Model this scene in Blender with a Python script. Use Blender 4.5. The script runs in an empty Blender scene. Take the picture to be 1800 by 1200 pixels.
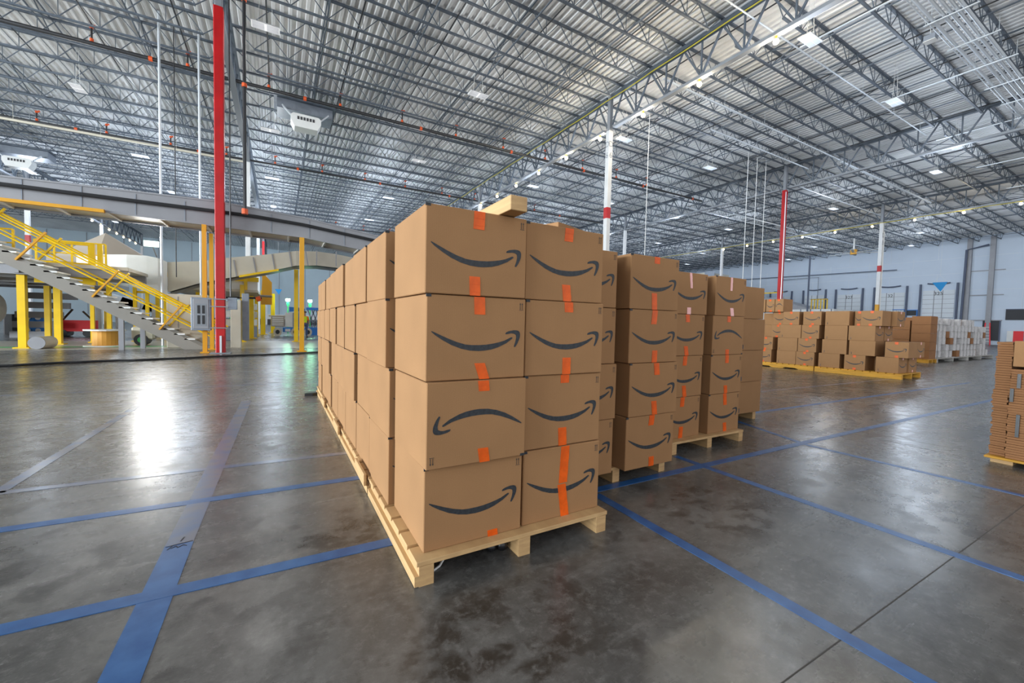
import bpy, math, random
from mathutils import Matrix, Vector
random.seed(7)
PI = math.pi
scene = bpy.context.scene
col = scene.collection

# ------------------------------------------------------------------ camera
F_PX, YAW, PITCH, ROLL, CY = 719.0, 0.519493, 0.0423434, 0.0232587, 598.17
def cam_axes():
    cy, sy, cp, sp = math.cos(YAW), math.sin(YAW), math.cos(PITCH), math.sin(PITCH)
    f = Vector((sy*cp, cy*cp, -sp)); r = Vector((cy, -sy, 0)); u = r.cross(f)
    cr, sr = math.cos(ROLL), math.sin(ROLL)
    return cr*r + sr*u, -sr*r + cr*u, f
_r, _u, _f = cam_axes()
cd = bpy.data.cameras.new('camera'); cam = bpy.data.objects.new('camera', cd); col.objects.link(cam)
cd.sensor_width = 36; cd.lens = F_PX*36/1800; cd.shift_y = -(600-CY)/1800
cd.clip_start = .05; cd.clip_end = 400
cam.matrix_world = Matrix(((_r.x, _u.x, -_f.x, 0), (_r.y, _u.y, -_f.y, 0), (_r.z, _u.z, -_f.z, 1.3), (0, 0, 0, 1)))
scene.camera = cam

# ------------------------------------------------------------------ world, exposure
scene.view_settings.view_transform = 'Standard'; scene.view_settings.look = 'None'
scene.view_settings.exposure = -0.45; scene.view_settings.gamma = 1.0
scene.view_settings.use_curve_mapping = False
w = bpy.data.worlds.new('world'); scene.world = w; w.use_nodes = True
wn = w.node_tree.nodes; bg = wn['Background']
bg.inputs[0].default_value = (.86, .92, 1.0, 1); bg.inputs[1].default_value = 1.6
cyc = scene.cycles
cyc.use_denoising = True
cyc.max_bounces = 8; cyc.diffuse_bounces = 5; cyc.glossy_bounces = 4; cyc.transmission_bounces = 4
cyc.sample_clamp_indirect = 6
cyc.caustics_reflective = False; cyc.caustics_refractive = False

def light(name, kind, loc, energy, color=(1, 1, 1), size=.1, rot=None, sy=None):
    d = bpy.data.lights.new(name, kind); d.energy = energy; d.color = color
    if kind == 'AREA':
        d.shape = 'RECTANGLE'; d.size = size; d.size_y = sy or size
    else:
        d.shadow_soft_size = size
    o = bpy.data.objects.new(name, d); o.location = loc
    if rot: o.rotation_euler = rot
    col.objects.link(o); return o
# daylight from the unseen left side; added fill behind, tilted up at the roof
light('daylight_left_side', 'AREA', (-34, 6, 5.5), 36000, (.86, .95, 1.0), 34, (PI/2, 0, -PI/2), 9)
light('fill_behind', 'AREA', (24, -13.5, 3.0), 1800, (1.0, .93, .85), 70, (PI/2+.75, 0, 0), 6)

# ------------------------------------------------------------------ helpers
class MB:
    def __init__(s): s.v = []; s.f = []
    def quad(s, a, b, c, d):
        n = len(s.v); s.v += [tuple(a), tuple(b), tuple(c), tuple(d)]; s.f.append((n, n+1, n+2, n+3)); return s
    def box(s, x0, x1, y0, y1, z0, z1, ch=0):
        if ch:
            n = len(s.v)
            import itertools
            bm_v = []
            for z, k in ((z0, ch), (z0+ch, 0), (z1-ch, 0), (z1, ch)):
                a, b, c, d = x0+k, x1-k, y0+k, y1-k
                e = ch
                if k: ring = [(a, c), (b, c), (b, d), (a, d)]; ring = [(a, c), (a, c), (b, c), (b, c), (b, d), (b, d), (a, d), (a, d)]
                else: ring = [(x0, y0+e), (x0+e, y0), (x1-e, y0), (x1, y0+e), (x1, y1-e), (x1-e, y1), (x0+e, y1), (x0, y1-e)]
                for (x, y) in ring: s.v.append((x, y, z))
            for L in range(3):
                for i in range(8):
                    j = (i+1) % 8
                    s.f.append((n+8*L+i, n+8*L+j, n+8*L+8+j, n+8*L+8+i))
            s.f.append((n+6, n+4, n+2, n+0)); s.f.append((n+24, n+26, n+28, n+30))
            return s
        n = len(s.v)
        s.v += [(x0, y0, z0), (x1, y0, z0), (x1, y1, z0), (x0, y1, z0), (x0, y0, z1), (x1, y0, z1), (x1, y1, z1), (x0, y1, z1)]
        for q in ((0, 3, 2, 1), (4, 5, 6, 7), (0, 1, 5, 4), (1, 2, 6, 5), (2, 3, 7, 6), (3, 0, 4, 7)):
            s.f.append(tuple(n+i for i in q))
        return s
    def bar(s, a, b, w, h=None, up=(0, 0, 1)):
        """square bar from a to b"""
        h = h or w; a = Vector(a); b = Vector(b); d = (b-a).normalized(); up = Vector(up)
        if abs(d.dot(up)) > .98: up = Vector((0, 1, 0))
        x = d.cross(up).normalized()*w/2; y = x.cross(d).normalized()*h/2
        n = len(s.v)
        for p in (a, b):
            for q in (-x-y, x-y, x+y, -x+y): s.v.append(tuple(p+q))
        for q in ((3, 2, 1, 0), (4, 5, 6, 7), (0, 1, 5, 4), (1, 2, 6, 5), (2, 3, 7, 6), (3, 0, 4, 7)):
            s.f.append(tuple(n+i for i in q))
        return s
    def tube(s, pts, r, k=8, r2=None, cap=True):
        pts = [Vector(p) for p in pts]; n = len(s.v); m = len(pts)
        prev = None
        for i, p in enumerate(pts):
            d = (pts[min(i+1, m-1)]-pts[max(i-1, 0)]).normalized()
            if prev is None:
                ref = Vector((0, 0, 1)) if abs(d.z) < .9 else Vector((1, 0, 0))
                x = d.cross(ref).normalized()
            else:
                x = (prev-d*prev.dot(d)).normalized()
            prev = x; y = d.cross(x)
            rr = r if r2 is None else r+(r2-r)*i/(m-1)
            if isinstance(r, (list, tuple)): rr = r[i]
            for j in range(k):
                t = 2*PI*j/k; s.v.append(tuple(p+x*rr*math.cos(t)+y*rr*math.sin(t)))
        for i in range(m-1):
            for j in range(k):
                a = n+i*k+j; b = n+i*k+(j+1) % k; s.f.append((a, b, b+k, a+k))
        if cap:
            s.f.append(tuple(n+j for j in range(k))[::-1]); s.f.append(tuple(n+(m-1)*k+j for j in range(k)))
        return s
    def prism(s, poly, y0, y1, plane='xz'):
        """polygon (list of 2-tuples) extruded along the third axis"""
        n = len(s.v); k = len(poly)
        for y in (y0, y1):
            for a, b in poly:
                s.v.append((a, y, b) if plane == 'xz' else ((y, a, b) if plane == 'yz' else (a, b, y)))
        s.f.append(tuple(range(n, n+k))); s.f.append(tuple(range(n+k, n+2*k))[::-1])
        for i in range(k):
            j = (i+1) % k; s.f.append((n+j, n+i, n+k+i, n+k+j))
        return s
    def mesh(s, name, m):
        me = bpy.data.meshes.new(name); me.from_pydata(s.v, [], s.f); me.update()
        import bmesh
        b = bmesh.new(); b.from_mesh(me); bmesh.ops.recalc_face_normals(b, faces=b.faces); b.to_mesh(me); b.free()
        if m is not None: me.materials.append(m)
        return me
    def build(s, name, m, parent=None, loc=None, smooth=False):
        me = s.mesh(name, m)
        if smooth:
            for p in me.polygons: p.use_smooth = True
        return link(name, me, parent, loc)
def link(name, me, parent=None, loc=None, rot=None):
    o = bpy.data.objects.new(name, me); col.objects.link(o)
    if parent is not None: o.parent = parent
    if loc is not None: o.location = loc
    if rot is not None: o.rotation_euler = rot
    return o
def tag(o, label=None, cat=None, group=None, kind=None):
    if label: o['label'] = label
    if cat: o['category'] = cat
    if group: o['group'] = group
    if kind: o['kind'] = kind
    return o
def empty(name, loc=(0, 0, 0), rz=0, label=None, cat=None, group=None):
    o = bpy.data.objects.new(name, None); o.empty_display_size = .1; col.objects.link(o)
    o.location = loc; o.rotation_euler = (0, 0, rz); tag(o, label, cat, group); return o
def copy_tree(o, parent=None):
    c = o.copy(); col.objects.link(c)
    if parent is not None: c.parent = parent
    for ch in o.children: copy_tree(ch, c)
    return c
def text_mesh(txt, size, m, name):
    cu = bpy.data.curves.new(name, 'FONT'); cu.body = txt; cu.size = size; cu.align_x = 'CENTER'; cu.extrude = .0008
    t = bpy.data.objects.new(name, cu); col.objects.link(t)
    dg = bpy.context.evaluated_depsgraph_get(); me = bpy.data.meshes.new_from_object(t.evaluated_get(dg))
    bpy.data.objects.remove(t); bpy.data.curves.remove(cu)
    me.materials.clear(); me.materials.append(m); return me

# ------------------------------------------------------------------ materials
def mat(name, c, rough=.6, metal=0, noise=0, scale=5, c2=None, bump=0, emit=0, spec=.5, stretch=(1, 1, 1), det=6, tex='obj', coat=0):
    m = bpy.data.materials.new(name); m.use_nodes = True; nt = m.node_tree; N = nt.nodes; L = nt.links
    b = N['Principled BSDF']; b.inputs['Base Color'].default_value = (*c, 1); b.inputs['Roughness'].default_value = rough
    b.inputs['Metallic'].default_value = metal; b.inputs['Specular IOR Level'].default_value = spec
    if coat: b.inputs['Coat Weight'].default_value = coat
    if emit:
        b.inputs['Emission Color'].default_value = (*c, 1); b.inputs['Emission Strength'].default_value = emit
    if noise or bump:
        tc = N.new('ShaderNodeTexCoord'); mp = N.new('ShaderNodeMapping'); mp.inputs['Scale'].default_value = stretch
        L.new(tc.outputs['Object'], mp.inputs[0])
        n = N.new('ShaderNodeTexNoise'); n.inputs['Scale'].default_value = scale; n.inputs['Detail'].default_value = det
        L.new(mp.outputs[0], n.inputs['Vector'])
        if noise:
            r = N.new('ShaderNodeMix'); r.data_type = 'RGBA'
            k = c2 or tuple(x*(1-noise) for x in c)
            r.inputs[6].default_value = (*c, 1); r.inputs[7].default_value = (*k, 1)
            mr = N.new('ShaderNodeMapRange'); mr.inputs[1].default_value = .35; mr.inputs[2].default_value = .65
            L.new(n.outputs[0], mr.inputs[0]); L.new(mr.outputs[0], r.inputs[0]); L.new(r.outputs[2], b.inputs['Base Color'])
        if bump:
            bp = N.new('ShaderNodeBump'); bp.inputs['Strength'].default_value = bump; bp.inputs['Distance'].default_value = .004
            L.new(n.outputs[0], bp.inputs['Height']); L.new(bp.outputs[0], b.inputs['Normal'])
    return m

def concrete():
    m = bpy.data.materials.new('polished_concrete'); m.use_nodes = True; nt = m.node_tree; N = nt.nodes; L = nt.links
    b = N['Principled BSDF']
    tc = N.new('ShaderNodeTexCoord')
    def noise(scale, det, rough=.55, dist=0, stretch=(1, 1, 1), rot=0):
        mp = N.new('ShaderNodeMapping'); mp.inputs['Scale'].default_value = stretch; mp.inputs['Rotation'].default_value = (0, 0, rot)
        L.new(tc.outputs['Object'], mp.inputs[0])
        n = N.new('ShaderNodeTexNoise'); n.inputs['Scale'].default_value = scale; n.inputs['Detail'].default_value = det
        n.inputs['Roughness'].default_value = rough; n.inputs['Distortion'].default_value = dist
        L.new(mp.outputs[0], n.inputs['Vector']); return n.outputs[0]
    def rng(x, a, bb, c=0, d=1):
        r = N.new('ShaderNodeMapRange'); r.inputs[1].default_value = a; r.inputs[2].default_value = bb
        r.inputs[3].default_value = c; r.inputs[4].default_value = d; L.new(x, r.inputs[0]); return r.outputs[0]
    def mix(fac, a, bb, mode='MIX'):
        x = N.new('ShaderNodeMix'); x.data_type = 'RGBA'; x.blend_type = mode
        if isinstance(fac, float): x.inputs[0].default_value = fac
        else: L.new(fac, x.inputs[0])
        for i, q in ((6, a), (7, bb)):
            if isinstance(q, tuple): x.inputs[i].default_value = (*q, 1)
            else: L.new(q, x.inputs[i])
        return x.outputs[2]
    big = noise(.9, 7, .6, .6); mid = noise(4.5, 8, .65, .3); fine = noise(60, 4, .7)
    streak = noise(1.6, 8, .7, .5, (.5, 3.2, 1), .35)
    base = mix(rng(big, .38, .62), (.062, .061, .058), (.165, .160, .150))
    base = mix(rng(mid, .50, .66, 0, .85), base, (.035, .032, .029))
    blot = noise(.55, 6, .7, .2)
    base = mix(rng(blot, .53, .64, 0, .55), base, (.028, .025, .021))
    base = mix(rng(streak, .55, .75, 0, .45), base, (.27, .26, .245))
    base = mix(rng(fine, .3, .7, 0, .35), base, (.12, .115, .11))
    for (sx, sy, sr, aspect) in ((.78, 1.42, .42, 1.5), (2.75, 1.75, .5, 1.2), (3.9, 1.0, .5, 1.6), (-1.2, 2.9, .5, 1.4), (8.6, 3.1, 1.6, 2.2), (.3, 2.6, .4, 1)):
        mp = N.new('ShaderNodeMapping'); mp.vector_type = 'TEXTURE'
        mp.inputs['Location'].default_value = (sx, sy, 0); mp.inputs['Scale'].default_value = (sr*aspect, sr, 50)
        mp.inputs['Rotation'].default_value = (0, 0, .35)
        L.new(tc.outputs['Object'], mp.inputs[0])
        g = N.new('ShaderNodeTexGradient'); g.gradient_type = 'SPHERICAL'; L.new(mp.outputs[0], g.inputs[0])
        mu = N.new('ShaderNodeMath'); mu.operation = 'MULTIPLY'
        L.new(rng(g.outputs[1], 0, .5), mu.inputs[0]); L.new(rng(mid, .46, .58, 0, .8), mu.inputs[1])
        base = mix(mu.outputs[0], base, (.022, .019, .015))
    speck = noise(17, 9, .8)
    base = mix(rng(speck, .50, .68, 0, .5), base, (.24, .232, .22))
    base = mix(rng(speck, .30, .46, .45, 0), base, (.03, .028, .026))
    L.new(base, b.inputs['Base Color'])
    rr = N.new('ShaderNodeMath'); rr.operation = 'ADD'
    L.new(rng(mid, .3, .7, .20, .30), rr.inputs[0]); L.new(rng(streak, .4, .7, 0, .05), rr.inputs[1])
    L.new(rr.outputs[0], b.inputs['Roughness'])
    b.inputs['Specular IOR Level'].default_value = .62
    bp = N.new('ShaderNodeBump'); bp.inputs['Strength'].default_value = .035; bp.inputs['Distance'].default_value = .01
    L.new(noise(2.2, 5, .6), bp.inputs['Height']); L.new(bp.outputs[0], b.inputs['Normal'])
    return m

def cardboard(name, c):
    m = bpy.data.materials.new(name); m.use_nodes = True; nt = m.node_tree; N = nt.nodes; L = nt.links
    b = N['Principled BSDF']; b.inputs['Roughness'].default_value = .82; b.inputs['Specular IOR Level'].default_value = .25
    tc = N.new('ShaderNodeTexCoord')
    n = N.new('ShaderNodeTexNoise'); n.inputs['Scale'].default_value = 210; n.inputs['Detail'].default_value = 3
    L.new(tc.outputs['Object'], n.inputs['Vector'])
    n2 = N.new('ShaderNodeTexNoise'); n2.inputs['Scale'].default_value = 3; n2.inputs['Detail'].default_value = 3
    L.new(tc.outputs['Object'], n2.inputs['Vector'])
    x = N.new('ShaderNodeMix'); x.data_type = 'RGBA'; x.inputs[6].default_value = (*[q*.86 for q in c], 1); x.inputs[7].default_value = (*[min(1, q*1.13) for q in c], 1)
    L.new(n.outputs[0], x.inputs[0])
    x2 = N.new('ShaderNodeMix'); x2.data_type = 'RGBA'; x2.blend_type = 'MULTIPLY'; x2.inputs[0].default_value = .25
    L.new(x.outputs[2], x2.inputs[6]); L.new(n2.outputs[0], x2.inputs[7])
    L.new(x2.outputs[2], b.inputs['Base Color'])
    # faint flute lines seen through the liner
    wv = N.new('ShaderNodeTexWave'); wv.inputs['Scale'].default_value = 60; wv.bands_direction = 'DIAGONAL'; wv.inputs['Distortion'].default_value = .5
    mp = N.new('ShaderNodeMapping'); mp.inputs['Scale'].default_value = (1, 1, 0); L.new(tc.outputs['Object'], mp.inputs[0]); L.new(mp.outputs[0], wv.inputs[0])
    bp = N.new('ShaderNodeBump'); bp.inputs['Strength'].default_value = .08; bp.inputs['Distance'].default_value = .001
    L.new(wv.outputs[0], bp.inputs['Height']); L.new(bp.outputs[0], b.inputs['Normal'])
    return m

M = dict(
    floor=concrete(),
    card=cardboard('kraft_cardboard', (.385, .205, .092)),
    card2=cardboard('darker_kraft_cardboard', (.32, .15, .065)),
    cardw=mat('pale_carton', (.62, .60, .60), .6, noise=.25, scale=9),
    ink=mat('dark_print_ink', (.028, .033, .04), .6, noise=.5, scale=60),
    tapeo=mat('orange_tape', (.86, .12, .005), .45, noise=.25, scale=14, spec=.35, bump=.25),
    tapep=mat('pale_pink_tape', (.85, .42, .40), .3),
    wood=mat('pine_lumber', (.58, .37, .17), .7, noise=.4, scale=7, stretch=(1, .25, 6), bump=.3, c2=(.45, .27, .12)),
    woody=mat('yellow_lumber', (.72, .36, .035), .7, noise=.35, scale=6, stretch=(1, .3, 4)),
    woodg=mat('grey_pallet_wood', (.55, .53, .50), .7, noise=.3, scale=6),
    blue=mat('blue_floor_tape', (.008, .07, .23), .36, noise=.35, scale=9, c2=(.03, .12, .32), spec=.6),
    bluef=mat('worn_blue_floor_tape', (.13, .17, .27), .22, noise=.6, scale=6, c2=(.19, .19, .22), spec=.6),
    deck=mat('galvanised_roof_deck', (.90, .90, .90), .5, .12, noise=.22, scale=.35, stretch=(1, .35, 1), det=8),
    steel=mat('blue_grey_painted_steel', (.125, .15, .185), .5, .2, noise=.3, scale=3),
    steel2=mat('grey_painted_steel', (.25, .265, .29), .5, .2),
    pipe=mat('black_sprinkler_pipe', (.035, .035, .038), .4, .3),
    galv=mat('galvanised_conduit', (.70, .74, .78), .42, .55),
    orange=mat('orange_pipe_coupling', (.75, .10, .02), .45),
    red=mat('red_column_paint', (.52, .006, .008), .38, noise=.2, scale=2),
    white=mat('white_column_paint', (.74, .74, .74), .45, noise=.1, scale=2),
    yellow=mat('yellow_safety_paint', (.88, .56, .0), .38, noise=.12, scale=2),
    amber=mat('amber_paint', (.70, .33, .01), .4),
    beige=mat('beige_sheet_metal', (.60, .55, .45), .45, noise=.1, scale=1.5),
    greym=mat('grey_conveyor_panel', (.30, .30, .32), .45, .1, noise=.12, scale=1.2),
    offw=mat('off_white_panel', (.78, .78, .76), .45, noise=.06, scale=2),
    wall=mat('pale_blue_wall_paint', (.64, .72, .83), .7, noise=.06, scale=.3),
    wallf=mat('pale_grey_blue_wall_panel', (.56, .68, .74), .7, noise=.08, scale=.3),
    joint=mat('pale_wall_joint', (.68, .74, .82), .7),
    dark=mat('dark_opening', (.05, .05, .055), .7),
    black=mat('black_rubber', (.012, .012, .014), .35),
    door=mat('white_dock_door', (.72, .76, .80), .45, noise=.05, scale=1),
    bumper=mat('slate_door_rail', (.10, .12, .18), .6),
    cabg=mat('grey_electrical_enclosure', (.26, .29, .34), .42, .2, noise=.15, scale=5),
    blueb=mat('bright_blue_machine_paint', (.02, .20, .62), .4),
    banner=mat('blue_hanging_banner', (.005, .26, .62), .6),
    redb=mat('bright_red_panel', (.85, .01, .02), .5),
    hiv=mat('hi_vis_yellow_fabric', (.62, .85, .02), .7),
    hio=mat('hi_vis_orange_fabric', (.95, .28, .02), .7),
    jeans=mat('blue_denim', (.07, .10, .20), .8, noise=.3, scale=40),
    skin=mat('skin', (.42, .24, .16), .6),
    hat=mat('brown_cap', (.07, .05, .03), .7),
    lampb=mat('white_lamp_housing', (.45, .46, .47), .5),
    lampd=mat('lamp_diffuser', (.25, .26, .28), .6),
    bulb=mat('warm_lit_bulb', (1.0, .83, .55), .5, emit=28),
    glow=mat('cool_lit_lamp_head', (.72, 1.0, .84), .5, emit=3.5),
    green=mat('green_stand_paint', (.02, .55, .12), .4),
    greenp=mat('green_floor_paint', (.05, .42, .10), .3),
    ybx=mat('yellow_roof_cable', (.62, .52, .05), .5),
    greyb=mat('warm_grey_steel', (.27, .25, .22), .5, noise=.1, scale=1.5),
    hopper=mat('tan_hopper_metal', (.40, .34, .28), .55),
    paper=mat('paper', (.8, .8, .78), .7),
    marker=mat('black_marker', (.02, .02, .02), .6),
    orangew=mat('orange_reel_wood', (.72, .34, .05), .6),
    seam=mat('floor_joint_filler', (.05, .045, .04), .6),
    palec=mat('pale_floor_strip', (.46, .43, .37), .3, noise=.3, scale=1.2, spec=.6),
)
S = 'structure'

# ------------------------------------------------------------------ floor, walls, roof deck
MB().box(-42, 79, -14, 89, -.2, 0).build('floor', M['floor'])['kind'] = S
MB().box(78, 78.3, -14, 89, 0, 14.2).build('wall_right', M['wall'])['kind'] = S
MB().box(-42, 78, 88, 88.3, 0, 14.2).build('wall_far', M['wallf'])['kind'] = S
# corrugated deck: trapezoid ribs running away along Y
dk = MB(); P_, x = .305, -42.0
prof = []
while x < 78.3:
    prof += [(x, 13.82), (x+.11, 13.82), (x+.15, 13.90), (x+.26, 13.90)]; x += P_
for (a, za), (b, zb) in zip(prof, prof[1:]):
    dk.quad((a, -14, za), (b, -14, zb), (b, 89, zb), (a, 89, za))
dk.box(-42, 78.3, -14, 89, 14.0, 14.2)
dk.build('ceiling', M['deck'])['kind'] = S

# wall joints and pilasters on the right wall
j = MB()
for k, z in enumerate((1.9, 4.4, 6.9, 9.2, 11.2)):
    j.box(77.97, 78.0, -14, 88, z, z+.08)
j.build('trim_1', M['joint'])['kind'] = S
j = MB()
for k, z in enumerate((1.9, 4.4, 6.9, 9.2, 11.2)):
    y = -10+(k % 2)*2.5
    while y < 86:
        j.box(77.965, 77.99, y, y+.09, z, min(z+2.4, 13.8)); y += 5
j.build('trim_2', M['joint'])['kind'] = S
j = MB()
for y in (9.0, 14.9, 16.9): j.box(77.6, 78, y, y+.45, 0, 13.6)
for z in (3.0, 6.2, 9.3): j.box(77.8, 77.9, 14, 17.4, z, z+.1)
j.build('trim_3', M['greym'])['kind'] = S
j = MB()
for k in range(24): j.box(-30+k*4.3, -29.93+k*4.3, 87.95, 88, 1.2, 13.7)
j.build('trim_4', M['greym'])['kind'] = S
MB().box(-2, 12, 87.6, 88, 1.0, 1.9).build('trim_5', M['offw'])['kind'] = S
MB().box(-20, 20, 87.5, 87.9, 0, 1.0).build('trim_6', M['dark'])['kind'] = S

# dock doors on the right wall
def dock_door(n, y0, y1, ztop, num):
    t = empty('door_%d' % n, (77.95, 0, 0)); t['kind'] = S
    MB().box(-.05, .02, y0+.35, y1-.35, 3.4 if n < 6 else 0, ztop-.9).build('door_leaf', M['door'], t)
    s = MB()
    z = ztop-.9
    while z > .5:
        z -= .62; s.box(-.07, -.05, y0+.35, y1-.35, z, z+.035)
    for y in (y0+(y1-y0)*.38, y0+(y1-y0)*.6): s.box(-.08, -.05, y, y+.07, 3.4 if n < 6 else 0, ztop-.9)
    s.build('panel_lines', M['greym'], t)
    r = MB().box(-.25, -.02, y0, y0+.2, 0, ztop).box(-.25, -.02, y1-.2, y1, 0, ztop)
    r.build('door_rail', M['bumper'], t)
    MB().tube([(-.2, y0+.8+q*(y1-y0-1.6)/8, ztop+.05-.12*math.sin(PI*q/8)) for q in range(9)], .09).build('torsion_spring', M['bumper'], t)
    o = link('door_number', text_mesh(num, .62, M['marker'], 'door_number'), t, (-.09, (y0+y1)/2, ztop-1.55), (PI/2, 0, -PI/2))
dock_door(1, 17.9, 21.7, 8.0, '325')
dock_door(2, 22.9, 26.8, 7.9, '32')
dock_door(3, 28.0, 31.7, 7.9, '327')
dock_door(4, 32.9, 36.4, 8.0, '')
dock_door(5, 38.0, 41.8, 8.0, '')
dock_door(6, 43.0, 46.8, 8.0, '')
# personnel window openings low on the wall
def wall_opening(n, y0, y1, z0, z1, m=M['dark'], fr=M['blueb']):
    t = empty('window_%d' % n, (77.9, 0, 0)); t['kind'] = S
    MB().box(0, .08, y0, y1, z0, z1).build('window_pane', m, t)
    MB().box(-.04, .04, y0-.12, y0, z0-.1, z1+.1).box(-.04, .04, y0, y1, z1, z1+.1).build('window_frame', fr, t)
wall_opening(1, 12.0, 13.75, 3.1, 4.35, fr=M['bumper'])
wall_opening(2, 14.2, 15.6, .5, 3.0, fr=M['bumper'])
wall_opening(3, 23.2, 24.5, 3.0, 4.5)
wall_opening(4, 21.9, 23.0, 3.7, 4.4)
t = empty('red_lit_opening', (77.7, 0, 0), 0, 'far right wall opening, its red light painted on a red and white sheet', 'lit opening')
MB().box(0, .1, 12.2, 13.0, .3, 1.75).build('red_light_sheet', M['redb'], t)  # red light of the opening put into the sheet's colour
MB().box(0, .1, 13.0, 13.5, .3, 1.75).build('white_sheet', M['offw'], t)
t = empty('step_ladder', (75.5, 14.4, 0), 0, 'red and pink step ladder standing by the far right wall', 'ladder')
for k in (0, 1):
    MB().bar((0, k*.6, 0), (0, .12+k*.36, 2.7), .09).build('side_rail', M['redb'], t)
q = MB()
for z in (.4, .75, 1.1, 1.45, 1.8, 2.15): q.bar((0, .02+z*.045, z), (0, .58-z*.045, z), .05)
q.build('step', M['offw'], t)

# ------------------------------------------------------------------ columns and girders
CX = [-36.0, -18.2, -1.8, 15.6, 33.3, 50.8]; CYS = [17.15, 33.6, 50.2, 66.8, 83.4]
def column(x, y, style, label):
    t = empty('steel_column', (x, y, 0), 0, label, 'column')
    s = .14
    def seg(z0, z1, m, nm, e=0): MB().box(-s-e, s+e, -s-e, s+e, z0, z1, .02).build(nm, m, t)
    seg(11.8, 13.68, M['steel2'], 'column_head', -.03)
    if style == 'red': seg(0, 11.8, M['red'], 'shaft')
    else:
        seg(0, 11.8, M['white'], 'shaft')
        seg(7.1, 7.72, M['red'], 'red_band', .004)
        if style == 'yb': seg(3.3, 3.95, M['amber'], 'yellow_band', .004)
    q = MB().box(-.3, .3, -.3, .3, 0, .03).build('base_plate', M['steel2'], t)
    return t
names = {(-1.8, 17.15): ('red', 'tall solid red column beside the grey electrical panel'),
         (33.3, 17.15): ('red', 'tall red column rising behind the right rows of cartons'),
         (15.6, 17.15): ('w', 'white column with one red band and D 6 lettering, tallest white one'),
         (50.8, 17.15): ('yb', 'grey white column with red band and yellow band before the dock doors'),
         (-1.8, 66.8): ('red', 'thin distant red column left of the blue lift'),
         (-1.8, 33.6): ('w', 'broad white column just right of the solid red column'),
         (33.3, 33.6): ('w', 'second white column right of the D 6 column, over the second carton row'),
         (50.8, 33.6): ('w', 'thin white column rising over the third carton row'),
         (15.6, 33.6): ('w', 'white column top peeping over the nearest carton stack'),
         (-18.2, 50.2): ('w', 'white column with red band seen through the yellow stair rails')}
for x in CX:
    for y in CYS:
        st, lb = names.get((x, y), ('w', None))
        if (x, y) == (-1.8, 17.15): column(-1.76, 17.6, st, lb); continue
        if lb is None:
            lx, ly = x, y
            if x < -.36*y-8 or y > 80 and x > 20: continue
            t = column(x, y, 'w', 'distant white roof column in the rear of the hall'); t['group'] = 'distant roof columns'
        else:
            t = column(x, y, st, lb)
            if (x, y) == (15.6, 17.15):
                for ch, z in (('D', 10.93), ('6', 10.35)):
                    link('lettering', text_mesh(ch, .42, M['cabg'], 'lettering'), t, (0, -.144, z), (PI/2, 0, 0))
                    link('lettering', text_mesh(ch, .42, M['cabg'], 'lettering'), t, (-.144, 0, z), (PI/2, 0, -PI/2))
            if (x, y) == (50.8, 17.15):
                for ch, z in (('D', 10.4), ('8', 9.7)):
                    link('lettering', text_mesh(ch, .6, M['cabg'], 'lettering'), t, (0, -.144, z), (PI/2, 0, 0))
            if (x, y) == (33.3, 17.15):
                MB().tube([(-.24, -.2, 3), (-.24, -.2, 11.6)], .03).build('conduit', M['galv'], t)
            if (x, y) == (50.8, 17.15):
                MB().tube([(.26, -.1, 2), (.26, -.1, 11.0)], .07).build('downpipe', M['offw'], t)

JS = 16.55/9    # joist spacing
def girder_mesh():
    L_ = 16.55; zt, zb = 13.5, 11.95
    top = MB().box(-.12, .12, .16, L_-.16, zt-.02, zt+.14)
    bot = MB().box(-.12, .12, .35, L_-.35, zb-.1, zb+.02)
    web = MB()
    n = [JS*(k+.5) for k in range(9)]; b = [JS*k for k in range(1, 9)]
    for k in range(9):
        for bb in (n[k]-JS/2, n[k]+JS/2):
            if .5 < bb < L_-.5: web.bar((0, n[k], zt), (0, bb, zb), .07)
    for bb in b: web.bar((0, bb, zb), (0, bb, zt), .06)
    web.bar((0, n[0], zt), (0, .2, zb+.1), .07); web.bar((0, n[8], zt), (0, L_-.2, zb+.1), .07)
    return top.mesh('top_chord', M['steel']), bot.mesh('bottom_chord', M['steel2']), web.mesh('web', M['steel'])
gm = girder_mesh()
g0 = empty('girder_truss', (0, 0, 0), 0, 'deep steel girder truss carrying the roof joists', 'girder', 'main girder trusses')
for nm, me in zip(('top_chord', 'bottom_chord', 'web'), gm): link(nm, me, g0)
first = True
for x in CX:
    for k in range(-1, 5):
        y = 17.15+(k-1)*16.55+0.0 if True else 0
        if y+16.55 < -.5: continue
        if x < -.42*(y+16.55)-6: continue
        o = g0 if first else copy_tree(g0); first = False
        o.location = (x, y, 0)

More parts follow.
